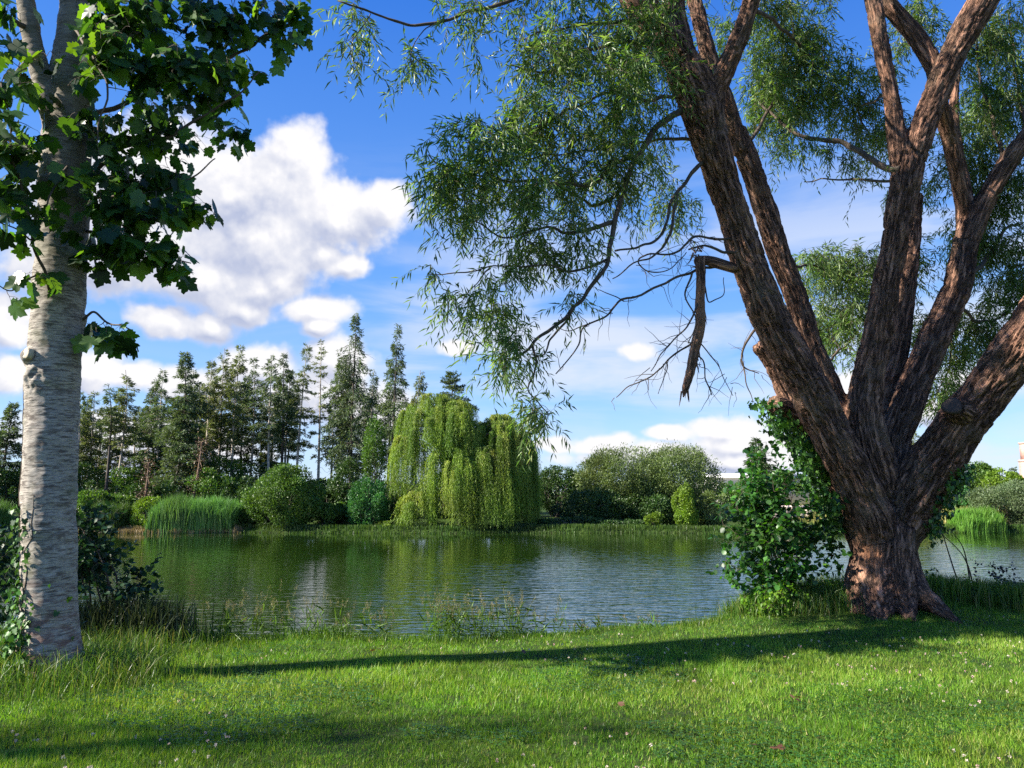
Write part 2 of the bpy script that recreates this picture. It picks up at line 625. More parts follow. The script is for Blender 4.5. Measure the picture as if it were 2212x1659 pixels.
wm, t = new_mat("pond_water")
geo = t.node('ShaderNodeNewGeometry')
pos = geo.outputs['Position']
w1 = t.noise(t.v('MULTIPLY', pos, (1.0, 2.6, 1.0)), 1.5, 2.5, 0.5, 0.4)
mp = t.node('ShaderNodeMapping', {'Vector': pos, 'Rotation': (0, 0, 0.35), 'Scale': (1.0, 2.4, 1)})
w2 = t.noise(mp.outputs[0], 3.9, 2, 0.5, 0.3)
calm = t.noise(pos, 0.075, 2, 0.5)
spx = t.node('ShaderNodeSeparateXYZ', {0: pos})
amp = t.m('MULTIPLY', t.mr(calm, 0.38, 0.62, 0.5, 1.0), t.mr(t.m('MULTIPLY_ADD', calm, 6.0, spx.outputs[0]), -3.0, 6.0, 0.45, 1.25, 'SMOOTHSTEP'))
spp = t.node('ShaderNodeSeparateXYZ', {0: pos})
lee = t.mr(t.m('ADD', spp.outputs[1], t.m('MULTIPLY', calm, 10)), 14, 44, 1.0, 0.07)
hgt = t.m('MULTIPLY', t.m('MULTIPLY', t.m('MULTIPLY_ADD', w2, 0.28, w1), amp), lee)
bp = t.node('ShaderNodeBump', {'Height': hgt, 'Strength': 1.0, 'Distance': 0.075})
deep = t.mix(t.mr(calm, 0.3, 0.7), (0.011, 0.030, 0.002), (0.018, 0.040, 0.004))
pr = t.node('ShaderNodeBsdfPrincipled', {'Base Color': deep, 'Roughness': 0.03, 'IOR': 1.6, 'Normal': bp.outputs[0]})
extra_gloss = t.node('ShaderNodeBsdfGlossy', {'Roughness': 0.03, 'Normal': bp.outputs[0]})  # extra mirror layer added to brighten the water's reflections
wmx = t.node('ShaderNodeMixShader', {0: 0.30, 1: pr.outputs[0], 2: extra_gloss.outputs[0]})
t.node('ShaderNodeOutputMaterial', {0: wmx.outputs[0]})
V = np.array([[-75, 5, WATER], [75, 5, WATER], [75, 60, WATER], [-75, 60, WATER]], float)
o = mesh_obj("pond_water", V, np.zeros((0, 3), int), np.array([[0, 1, 2, 3]]), wm, smooth=False)
tag(o, "green rippled pond water reflecting trees and sky", "water", kind="structure")

# ---------------------------------------------------------------- trunks made of fused stems
def stem_pts(rows, per=6):
    """rows: (px, py, width_px, depth) -> smooth points and radii"""
    pts = np.array([P(a, b, z) for a, b, w, z in rows])
    rad = np.array([w / 2 / FPX * z for a, b, w, z in rows])
    pr_ = catmull(np.column_stack([pts, rad]), per)
    return pr_[:, :3], np.maximum(pr_[:, 3], 0.01)


def fused_trunk(stems, voxel, smooth_it, dispf, mats, parent, names, splitf=None, floor=-0.25):
    acc = Acc()
    for s_ in stems:
        tube(acc, s_[0], s_[1], 20, cap=True)
    tmp = acc.build("tmp_trunk", None)
    md = tmp.modifiers.new('r', 'REMESH')
    md.mode = 'VOXEL'
    md.voxel_size = voxel
    sm = tmp.modifiers.new('s', 'SMOOTH')
    sm.factor = 0.5
    sm.iterations = smooth_it
    dg = bpy.context.evaluated_depsgraph_get()
    ev = tmp.evaluated_get(dg)
    me = ev.to_mesh()
    n = len(me.vertices)
    V = np.empty(n * 3, np.float32)
    me.vertices.foreach_get('co', V)
    V = V.reshape(-1, 3).astype(float)
    NV = np.empty(n * 3, np.float32)
    me.vertices.foreach_get('normal', NV)
    NV = NV.reshape(-1, 3).astype(float)
    nf = len(me.polygons)
    lt = np.empty(nf, np.int32)
    me.polygons.foreach_get('loop_total', lt)
    lv = np.empty(len(me.loops), np.int32)
    me.loops.foreach_get('vertex_index', lv)
    assert (lt == 4).all()
    Q = lv.reshape(-1, 4)
    ev.to_mesh_clear()
    bpy.data.objects.remove(tmp)
    # nearest stem axis
    best = np.full(n, 1e9)
    bi = np.zeros(n, int)
    bco = np.zeros((n, 3))
    for si, s_ in enumerate(stems):
        pts, rad = s_[0], s_[1]
        T, A, B = frames(pts)
        L = arclen(pts)
        for c0 in range(0, n, 40000):
            v = V[c0:c0 + 40000]
            dd = np.linalg.norm(v[:, None] - pts[None], axis=2) - rad[None]
            k = dd.argmin(1)
            dm = dd[np.arange(len(v)), k]
            upd = dm < best[c0:c0 + 40000]
            idx = np.where(upd)[0]
            kk = k[idx]
            off = v[idx] - pts[kk]
            along = (off * T[kk]).sum(1)
            cx = (off * A[kk]).sum(1)
            cyy = (off * B[kk]).sum(1)
            best[c0 + idx] = dm[idx]
            bi[c0 + idx] = si
            bco[c0 + idx] = np.stack([cx + si * 3.1, cyy + si * 1.7, L[kk] + along], -1)
    dsp = dispf(V, bco, bi)
    V = V + NV * dsp[:, None]
    keep = (V[Q][:, :, 2].max(1) > floor)
    Q = Q[keep]
    fi = splitf(V[Q].mean(1), bi[Q[:, 0]]) if splitf else np.zeros(len(Q), int)
    objs = {}
    for f in np.unique(fi):
        q = Q[fi == f]
        u, inv = np.unique(q, return_inverse=True)
        objs[f] = mesh_obj(names[f], V[u], np.zeros((0, 3), int), inv.reshape(-1, 4), mats, parent, True,
                           np.clip(dsp[u] * 20 + .5, 0, 1), bco[u])
    return objs, V, NV


# ================================================================ BIG WILLOW
TREE_Z = 11.0
willow = thing("old_willow_tree", "huge old willow with many leaning furrowed trunks and narrow leaves on the near bank", "tree", P(1925, 1310, TREE_Z))
S = {}
S['A'] = [(1935, 1330, 110, 11.05), (1900, 1230, 100, 10.9), (1882, 1130, 100, 10.75), (1848, 1040, 92, 10.62), (1800, 950, 86, 10.55), (1757, 860, 90, 10.5), (1705, 765, 84, 10.42),
          (1664, 690, 84, 10.38), (1611, 552, 74, 10.3), (1588, 470, 72, 10.22), (1563, 400, 74, 10.18), (1540, 325, 80, 10.1), (1512, 230, 96, 10.05), (1482, 150, 100, 10.0)]
S['A1'] = [(1520, 230, 70, 10.05), (1478, 140, 84, 10.0), (1415, 60, 80, 9.9), (1372, -10, 78, 9.8), (1300, -110, 66, 9.6), (1230, -230, 50, 9.4)]
S['A2'] = [(1505, 230, 60, 10.05), (1478, 130, 62, 10.05), (1462, 60, 56, 10.1), (1452, -20, 54, 10.2), (1450, -150, 44, 10.3), (1430, -300, 30, 10.4)]
S['A3'] = [(1530, 260, 70, 10.1), (1548, 190, 56, 10.0), (1580, 120, 48, 9.9), (1608, 50, 43, 9.8), (1628, -20, 40, 9.7), (1650, -120, 34, 9.6)]
S['A4'] = [(1600, 330, 40, 10.9), (1572, 240, 44, 10.8), (1540, 150, 42, 10.8), (1518, 70, 37, 10.8), (1500, 0, 35, 10.9), (1470, -120, 30, 11.0)]
S['B'] = [(1930, 1300, 70, 11.3), (1895, 1120, 76, 11.3), (1850, 975, 74, 11.3), (1797, 860, 60, 11.3), (1752, 745, 52, 11.25), (1722, 650, 50, 11.2),
          (1686, 560, 50, 11.15), (1668, 500, 52, 11.1), (1645, 430, 50, 11.05), (1618, 350, 48, 10.95), (1590, 280, 44, 10.9)]
S['C'] = [(1925, 1320, 85, 11.2), (1915, 1180, 92, 11.15), (1905, 1080, 100, 11.1), (1880, 980, 92, 11.0), (1868, 900, 80, 11.0), (1872, 830, 70, 11.0), (1895, 729, 60, 10.95),
          (1912, 625, 60, 10.9), (1932, 521, 58, 10.85), (1952, 417, 66, 10.8), (1963, 350, 72, 10.8)]
S['C1'] = [(1950, 380, 50, 10.8), (1938, 300, 44, 10.8), (1925, 208, 36, 10.8), (1906, 110, 38, 10.8), (1888, 10, 37, 10.85), (1870, -90, 32, 10.9), (1850, -200, 26, 11)]
S['C2'] = [(1960, 390, 56, 10.8), (1985, 300, 60, 10.75), (2020, 208, 58, 10.7), (2066, 104, 62, 10.6), (2124, 0, 68, 10.5), (2180, -110, 58, 10.4), (2220, -230, 44, 10.3)]
S['C3'] = [(2010, 230, 34, 10.9), (2023, 165, 40, 11.0), (1990, 95, 42, 11.1), (1940, 35, 40, 11.2), (1900, -10, 38, 11.3), (1850, -80, 30, 11.5)]
S['E'] = [(2082, 520, 36, 11.9), (2082, 460, 34, 11.8), (2068, 380, 34, 11.6), (2052, 300, 36, 11.4), (2030, 220, 36, 11.1), (2023, 170, 36, 11.0)]
S['D'] = [(1935, 1320, 80, 11.3), (1925, 1150, 92, 11.3), (1920, 1040, 92, 11.3), (1928, 950, 76, 11.35), (1962, 865, 70, 11.4), (2018, 729, 66, 11.5), (2066, 625, 60, 11.6),
          (2083, 540, 54, 11.7), (2094, 480, 48, 11.8)]
S['D1'] = [(2088, 520, 50, 11.8), (2088, 440, 34, 11.85), (2070, 330, 26, 11.9), (2060, 240, 22, 12.0), (2070, 120, 20, 12.1), (2100, 0, 18, 12.2)]
S['D2'] = [(2090, 520, 50, 11.7), (2125, 440, 44, 11.7), (2165, 370, 44, 11.6), (2215, 300, 42, 11.5), (2290, 200, 38, 11.4), (2360, 80, 34, 11.3)]
S['F'] = [(1940, 1040, 70, 11.5), (1912, 930, 66, 11.6), (1912, 860, 58, 11.7), (1935, 782, 50, 11.8), (1954, 651, 42, 11.9), (1975, 500, 30, 12.0), (1985, 420, 20, 12.1)]
S['G'] = [(1920, 1340, 95, 11.1), (1920, 1220, 90, 11.0), (1948, 1120, 104, 10.95), (2002, 1030, 112, 10.8), (2060, 940, 102, 10.6), (2112, 870, 98, 10.45), (2165, 800, 102, 10.3), (2225, 722, 108, 10.1),
          (2300, 610, 104, 9.9), (2400, 460, 95, 9.6), (2480, 300, 80, 9.4)]
S['H'] = [(1900, 1230, 80, 11.4), (1855, 1090, 96, 11.5), (1795, 990, 80, 11.6), (1750, 915, 66, 11.65), (1712, 858, 58, 11.65), (1688, 815, 50, 11.6), (1662, 772, 40, 11.5), (1637, 744, 34, 11.4)]
S['H2'] = [(1760, 930, 40, 11.6), (1720, 895, 42, 11.3), (1690, 880, 44, 11.1), (1668, 872, 40, 11.0)]
S['K'] = [(2095, 905, 60, 10.5), (2072, 888, 58, 10.3), (2060, 880, 50, 10.2)]
S['R5'] = [(1925, 1150, 90, 10.8), (1932, 1230, 84, 10.6), (1945, 1285, 66, 10.4), (1958, 1318, 46, 10.25), (1965, 1345, 20, 10.0)]
S['R6'] = [(1880, 1180, 70, 11.0), (1862, 1250, 66, 10.8), (1858, 1300, 54, 10.6), (1850, 1330, 24, 10.4)]
S['R1'] = [(1945, 1170, 60, 10.85), (1956, 1235, 66, 10.7), (1982, 1280, 56, 10.45), (2020, 1308, 40, 10.25), (2050, 1330, 26, 10.05), (2080, 1352, 10, 9.85)]
S['R2'] = [(1900, 1150, 100, 10.85), (1896, 1240, 96, 10.65), (1897, 1300, 74, 10.4), (1900, 1335, 46, 10.2), (1904, 1365, 20, 9.9)]
S['R3'] = [(1890, 1200, 70, 11.0), (1866, 1270, 56, 10.9), (1840, 1310, 34, 10.8), (1815, 1325, 14, 10.8)]
S['R4'] = [(1945, 1200, 60, 11.1), (1962, 1262, 48, 11.1), (1990, 1296, 30, 11.1), (2020, 1312, 14, 11.1)]
keys = list(S)
stems = [stem_pts(S[k]) for k in keys]


def willow_disp(V, bco, bi):
    w = np.stack([perlin(V * 1.1), perlin(V * 1.1 + 31.7), perlin(V * 1.1 + 71.1)], -1)
    low = np.clip(1 - V[:, 2] / 2.2, 0, 1)[:, None]
    q = bco + w * (0.07 + 0.13 * low) + np.stack([perlin(V * 3.1 + 9), perlin(V * 3.1 + 19), 0 * V[:, 0]], -1) * 0.035
    zz = q[:, 2]
    s1 = np.stack([q[:, 0] * 9.5 + zz * 1.0, q[:, 1] * 9.5 + zz * 1.0, zz * 0.9], -1)
    s1b = np.stack([q[:, 0] * 9.5 - zz * 1.2 + 40, q[:, 1] * 9.5 - zz * 1.2, zz * 0.9], -1)
    r = np.minimum(np.abs(fbm(s1, 3, 0.5)), np.abs(fbm(s1b, 3, 0.5)) * 1.25)
    r = np.clip(r * 4.2, 0, 1) ** .7 * 1.5 - 0.6
    lump = fbm(V * 1.9 + 5, 3) * 0.040 * (0.6 + 0.9 * low[:, 0])
    thick = np.ones(len(V))
    for i_, k_ in enumerate(keys):
        w_ = np.array([row[2] for row in S[k_]]).mean()
        thick[bi == i_] = np.clip(w_ / 95.0, 0.30, 1.1)
    s2 = np.stack([q[:, 0] * 34, q[:, 1] * 34, q[:, 2] * 7], -1)
    return (r * 0.038 - 0.034 + fbm(s2, 2) * 0.010) * thick + lump * thick


SPL = {}
for i_, k_ in enumerate(keys):
    SPL[i_] = 0 if k_[0] in 'RKH' else 1


def willow_split(C, bi):
    out = np.zeros(len(C), int)
    grp = {'A': 1, 'A1': 1, 'A2': 1, 'A3': 2, 'A4': 3, 'B': 3, 'C': 4, 'C1': 5, 'C2': 4, 'C3': 6, 'E': 6, 'D': 7, 'D1': 7, 'D2': 7, 'F': 8, 'G': 9, 'H': 10, 'H2': 10}
    for i_, k_ in enumerate(keys):
        if k_ in grp:
            sel = (bi == i_) & (C[:, 2] > 2.15)
            out[sel] = grp[k_]
    return out


def willow_patch(t, col, at, geo):
    # worn orange-red inner bark in places
    n = t.noise(t.v('ADD', geo.outputs['Position'], (3.0, 1.0, 7.0)), 1.7, 4, 0.6)
    return t.mix(t.mr(n, 0.60, 0.72, 0, 0.55), col, (0.40, 0.19, 0.10))


M_WBARK = bark_mat("willow_bark", (0.026, 0.014, 0.010), (0.40, 0.215, 0.140), (0.27, 0.18, 0.12), su=15, sv=1.5, bump=0.9, bdist=0.028, patch=willow_patch)
names = {0: 'trunk'}
for q in range(1, 11):
    names[q] = 'limb'
wobjs, WV, WN = fused_trunk(stems, 0.0185, 5, willow_disp, M_WBARK, willow, names, willow_split)

# saw-cut ends
M_CUT = flat_mat("cut_wood", (0.02, 0.013, 0.01), (0.07, 0.045, 0.03), 14)


def disc(name, c, nrm, r, mat, parent):
    a = Acc()
    nrm = np.array(nrm, float) / np.linalg.norm(nrm)
    u = np.cross(nrm, [0, 0, 1.0])
    u /= np.linalg.norm(u)
    w = np.cross(nrm, u)
    th = np.linspace(0, 2 * np.pi, 18, endpoint=False)
    rr = r * (1 + 0.08 * np.sin(3 * th + 1))
    ring = c + u * (np.cos(th) * rr)[:, None] + w * (np.sin(th) * rr)[:, None]
    V = np.vstack([ring - nrm * 0.04, ring, ring * 0.75 + np.array(c) * 0.25 + nrm * 0.006, [c - nrm * 0.004]])
    n_ = 18
    jj = np.arange(n_)
    Q_ = np.concatenate([np.stack([jj + k * n_, (jj + 1) % n_ + k * n_, (jj + 1) % n_ + (k + 1) * n_, jj + (k + 1) * n_], -1) for k in (0, 1)])
    a.add(V, np.stack([2 * n_ + jj, 2 * n_ + (jj + 1) % n_, np.full(n_, 3 * n_)], -1), Q_)
    return a.build(name, mat, parent)


disc("cut_stub_face", P(2056, 876, 10.13), (-0.45, -0.75, 0.45), 0.12, M_CUT, wobjs[0])

# finer branches, given as (px, py, depth) rows with start and end thickness
BR = [
    ([(1520, 240, 10.1), (1490, 230, 10.1), (1463, 242, 10.0), (1411, 281, 9.8), (1374, 344, 9.6), (1348, 417, 9.4), (1327, 495, 9.3), (1317, 557, 9.2), (1301, 594, 9.15), (1249, 656, 9.1), (1187, 713, 9.0), (1148, 745, 9.0), (1109, 771, 9.0)], 20, 5),
    ([(1374, 338, 9.6), (1322, 359, 9.5), (1281, 396, 9.3), (1208, 398, 9.1), (1161, 388, 9.0), (1093, 385, 8.9), (1031, 380, 8.8), (960, 360, 8.7), (920, 330, 8.6)], 11, 3),
    ([(1350, 400, 9.5), (1317, 427, 9.6), (1281, 443, 9.7), (1239, 422, 9.7), (1203, 401, 9.7), (1150, 390, 9.6)], 10, 4),
    ([(1327, 479, 9.35), (1260, 497, 9.2), (1223, 505, 9.1), (1197, 490, 9.0), (1145, 500, 8.9), (1090, 512, 8.8), (1030, 480, 8.7)], 11, 3),
    ([(1312, 560, 9.2), (1275, 578, 9.1), (1223, 583, 9.0), (1171, 575, 8.9), (1114, 575, 8.8), (1051, 581, 8.7), (980, 590, 8.6), (920, 590, 8.6)], 7, 2),
    ([(1060, 580, 8.7), (1030, 610, 8.7), (1000, 650, 8.7)], 3, 2),
    ([(1150, 745, 9.0), (1154, 780, 9.0), (1150, 812, 9.0), (1138, 845, 9.0), (1170, 880, 9.0), (1190, 900, 9)], 6, 2),
    ([(1239, 668, 9.1), (1210, 705, 9.1), (1187, 734, 9.1), (1176, 766, 9.1), (1145, 771, 9.1)], 6, 3),
    ([(1610, 575, 10.3), (1565, 572, 10.2), (1494, 583, 10.0), (1437, 612, 9.8), (1348, 651, 9.6), (1307, 682, 9.5), (1270, 700, 9.5), (1249, 750, 9.4), (1203, 802, 9.4)], 8, 2.5),
    ([(1348, 651, 9.6), (1320, 640, 9.6), (1290, 628, 9.6)], 3, 1.5),
    ([(1270, 700, 9.5), (1235, 710, 9.5), (1200, 706, 9.5)], 3, 1.5),
    ([(1550, 335, 10.15), (1525, 348, 10.1), (1502, 365, 10.0), (1463, 411, 9.9), (1442, 479, 9.8), (1416, 521, 9.8), (1380, 536, 9.7), (1327, 539, 9.6)], 12, 4),
    ([(1463, 420, 9.9), (1447, 510, 9.9), (1421, 547, 9.9), (1369, 573, 9.9), (1320, 600, 9.9)], 8, 2.5),
    ([(1595, 512, 10.25), (1560, 516, 10.1), (1505, 513, 10.0), (1484, 531, 10.0), (1452, 550, 10.0), (1400, 547, 10.0), (1374, 573, 10.0), (1411, 590, 10.0), (1445, 580, 10.0), (1484, 545, 10.0)], 7, 2),
    ([(1600, 548, 10.25), (1565, 545, 10.1), (1530, 530, 10.0), (1490, 540, 10)], 9, 4),
    ([(1515, 700, 9.9), (1504, 734, 9.9), (1473, 750, 9.9), (1437, 781, 9.9), (1406, 812, 9.9), (1359, 828, 9.9), (1327, 859, 9.9)], 6, 2),
    ([(1440, 780, 9.9), (1435, 810, 9.9), (1420, 850, 9.9)], 3, 1.5),
    ([(1512, 640, 9.9), (1485, 700, 9.8), (1455, 735, 9.8), (1430, 760, 9.8), (1400, 800, 9.8)], 5, 2),
    ([(1495, 590, 9.9), (1478, 640, 9.8), (1500, 690, 9.8), (1490, 740, 9.8)], 5, 2),
    ([(1518, 600, 9.9), (1530, 650, 9.9), (1560, 640, 9.9), (1562, 600, 9.9)], 4, 1.5),
    ([(1500, 760, 9.9), (1520, 800, 9.9), (1535, 850, 9.9), (1524, 815, 9.9)], 4, 1.5),
    ([(1512, 740, 9.9), (1560, 800, 9.9), (1590, 850, 9.9)], 3, 1.3),
    ([(1640, 700, 11.4), (1610, 740, 11.3), (1600, 780, 11.3), (1620, 800, 11.3), (1645, 810, 11.3)], 7, 2),
    ([(1604, 780, 11.3), (1612, 820, 11.3), (1625, 870, 11.3)], 4, 1.5),
    ([(1450, -20, 10), (1300, -60, 9.2), (1109, 0, 8.8), (1025, 23, 8.6), (932, 52, 8.4), (864, 49, 8.3), (800, 30, 8.2), (730, 5, 8.1)], 13, 4),
    ([(940, 50, 8.4), (905, 80, 8.4), (890, 120, 8.4), (900, 170, 8.4)], 3, 1.5),
    ([(800, 30, 8.2), (775, 70, 8.2), (755, 110, 8.2)], 3, 1.5),
    ([(1440, 100, 9.9), (1350, 90, 9.6), (1260, 110, 9.3), (1180, 150, 9.0), (1100, 140, 8.8)], 13, 3),
    ([(1400, 40, 9.8), (1300, 50, 9.5), (1200, 60, 9.2), (1120, 90, 9.0)], 11, 3),
    ([(1505, 200, 10.0), (1465, 208, 9.95), (1400, 215, 9.8), (1320, 200, 9.6), (1240, 230, 9.3), (1170, 270, 9.1), (1090, 310, 8.9), (1040, 330, 8.8)], 12, 3),
    ([(1530, 305, 10.15), (1478, 302, 10.2), (1430, 300, 10.3), (1390, 310, 10.3), (1300, 320, 10.0), (1230, 330, 9.6), (1130, 345, 9.2)], 10, 3),
    ([(1945, 365, 10.7), (1922, 365, 10.8), (1875, 333, 11.0), (1828, 312, 11.2), (1776, 302, 11.3), (1729, 292, 11.4), (1688, 266, 11.5), (1640, 220, 11.7)], 17, 6),
    ([(1935, 392, 10.8), (1860, 388, 11.2), (1802, 391, 11.4), (1735, 391, 11.6)], 7, 2.5),
    ([(1628, 20, 9.8), (1690, 60, 10.8), (1740, 110, 11.5), (1790, 150, 12.0)], 10, 4),
    ([(1600, 340, 11), (1660, 240, 11.6), (1720, 150, 12), (1760, 60, 12.2)], 9, 3),
    ([(1690, 590, 11.3), (1740, 570, 12.2), (1800, 590, 13.0), (1850, 620, 13.4)], 8, 3),
    ([(1770, 790, 11.6), (1800, 770, 12.3), (1830, 745, 13), (1850, 700, 13.3)], 7, 3),
    ([(1975, 500, 12.0), (1940, 560, 12.6), (1880, 600, 13.2)], 7, 3),
    ([(2090, 600, 11.7), (2130, 560, 12.3), (2170, 500, 12.8), (2210, 480, 13)], 12, 5),
    ([(2060, 640, 11.6), (2100, 690, 12.2), (2150, 690, 12.7), (2200, 650, 13)], 9, 4),
    ([(2110, 560, 12), (2060, 700, 12.4), (2050, 790, 12.6), (2020, 850, 12.6)], 6, 2),
    ([(2170, 370, 11.6), (2150, 280, 12), (2120, 180, 12.3), (2110, 90, 12.4)], 12, 4),
    ([(2220, 300, 11.5), (2200, 200, 12), (2190, 100, 12.2), (2180, 20, 12.3)], 10, 4),
    ([(1890, 20, 10.85), (1940, 60, 12), (1970, 100, 12.6)], 6, 3),
    ([(1925, 200, 10.8), (1880, 220, 11.6), (1850, 240, 12.2), (1880, 290, 12.4)], 7, 3),
    ([(1372, -20, 9.8), (1300, -140, 9.5), (1250, -260, 9.3)], 30, 10),
    ([(2200, -150, 10.4), (2050, -200, 10.4), (1900, -220, 10.4)], 20, 8),
]
MB = flat_mat("twig_bark", (0.045, 0.032, 0.022), (0.12, 0.085, 0.055), 9)
bacc = Acc()
skP, skR = [], []
rb = rng(3)
for rows, w0, w1 in BR:
    pts = np.array([P(*q) for q in rows])
    pts = catmull(pts, 7)
    dz = pts[:, 1].mean()
    L = np.linspace(0, 1, len(pts))
    rad = (w0 + (w1 - w0) * L ** 0.8) / 2 / FPX * dz
    wob = np.stack([fbm(pts * 2.3 + 3, 2), fbm(pts * 2.3 + 13, 2), fbm(pts * 2.3 + 23, 2)], -1) * 0.045 * np.minimum(1, L * 6)[:, None]
    pts = pts + wob
    tube(bacc, pts, rad * (1 + 0.12 * fbm(pts * 9, 2)), 8, cap=True)
    dead = rows[0] in [(1515, 700, 9.9)]
    skP.append(pts)
    skR.append(rad)
deadP = np.concatenate([catmull(np.array([P(*q) for q in BR[i_][0]]), 7) for i_ in (8, 13, 15, 17, 18, 20, 21, 22)])

# hanging dead branch: a snapped limb
dacc = Acc()
pp = np.array([P(1605, 586, 10.35), P(1548, 568, 10.1), P(1522, 562, 10.0), P(1505, 566, 9.95)])
tube(dacc, catmull(pp, 4), np.array([.062, .066, .070, .072, .074, .072, .068, .066, .064, .064, .066, .070, .060])[:13], 12, cap=True)
pp = np.array([P(1512, 556, 9.95), P(1514, 600, 9.93), P(1512, 660, 9.9), P(1513, 700, 9.9), P(1502, 750, 9.9), P(1492, 800, 9.9), P(1481, 838, 9.9), P(1476, 858, 9.9)])
q_ = catmull(pp, 8)
l_ = np.linspace(0, 1, len(q_))
tube(dacc, q_, np.interp(l_, [0, .2, .5, .7, .85, 1], [.068, .062, .070, .060, .050, .008]) * (1 + .14 * fbm(q_ * 11, 2)), 12, cap=True)
for k in range(16):
    b_ = P(1508 + rb.normal() * 5, 552 + rb.normal() * 7, 9.93)
    e_ = b_ + np.array([-.09 + rb.normal() * .04, rb.normal() * .03, rb.normal() * .07])
    tube(dacc, np.array([b_, (b_ + e_) / 2 + rb.normal(size=3) * .008, e_]), [.014, .008, .001], 5)
for k in range(22):
    i0 = rb.integers(8, len(q_) - 4)
    a0 = rb.uniform(0, 6.28)
    o0 = np.array([math.cos(a0), math.sin(a0), 0]) * .055
    tube(dacc, np.array([q_[i0] + o0 * .8, q_[i0] + o0 * 1.1 - [0, 0, .10], q_[i0] + o0 * 1.5 - [0, 0, .2]]), [.012, .009, .002], 4)
dacc.build("broken_branch", M_WBARK, willow)
# small dead twiglets around it
for k in range(130):
    b_ = deadP[rb.integers(len(deadP))]
    d_ = nz(rb.normal(size=3) * [1, .5, 1] + [-.2, 0, -.5])
    n_ = rb.uniform(.12, .45)
    pts = b_ + np.linspace(0, 1, 5)[:, None] * d_ * n_ + np.cumsum(rb.normal(size=(5, 3)), 0) * .018
    pts[0] = b_
    tube(bacc, pts, np.linspace(.005, .0015, 5), 4)
for k_, (pts, rad) in enumerate(stems):
    if keys[k_][0] not in 'RKH':
        sel = pts[:, 2] > 4.0
        skP.append(pts[sel])
        skR.append(rad[sel] * 0.5)
skP = np.concatenate(skP)
skR = np.concatenate(skR)


def grow(acc, skP, skR, targets, r, tip=0.003, sag=0.08, k=5, rmax=0.02, wig=0.03, maxlen=2.5):
    """joins every target to the nearest point of a growing skeleton with a bent twig"""
    d0 = np.array([np.min(((skP - t_) ** 2).sum(1)) for t_ in targets])
    order = np.argsort(d0)
    cap = len(skP) + len(targets) * 5
    PP = np.empty((cap, 3))
    RR = np.empty(cap)
    n = len(skP)
    PP[:n] = skP
    RR[:n] = skR
    for q in order:
        t_ = targets[q]
        dd = ((PP[:n] - t_) ** 2).sum(1)
        i_ = int(dd.argmin())
        b_ = PP[i_]
        L = math.sqrt(dd[i_])
        if L < 0.02:
            continue
        m = 5
        u = np.linspace(0, 1, m)[:, None]
        pts = b_ * (1 - u) + t_ * u
        pts = pts + np.sin(u * np.pi) * np.array([0, 0, sag * L]) + np.sin(u * np.pi) * r.normal(size=3) * wig * L * 2
        r0 = min(RR[i_] * 0.75, tip + 0.006 * L + 0.002, rmax)
        r0 = max(r0, tip)
        rad = np.linspace(r0, tip, m)
        tube(acc, pts, rad, 4 if r0 < .01 else 6)
        PP[n:n + 4] = pts[1:]
        RR[n:n + 4] = rad[1:]
        n += 4
    return


def blob_targets(blobs, r, shell=0.0, clump=None):
    out = []
    for (cx, cyy, rx, ry, Z, dz, n_) in blobs:
        c = P(cx, cyy, Z)
        R_ = np.array([rx / FPX * Z, dz, ry / FPX * Z])
        v = runit(r, n_) * (r.uniform(shell, 1, size=(n_, 1)) ** (1 / 2.2))
        out.append(c + v * R_)
    out = np.concatenate(out)
    if clump is not None:
        out = out[(perlin(out * clump[0] + 7.7) > clump[1]) & (r.random(len(out)) < clump[2])]
    return out


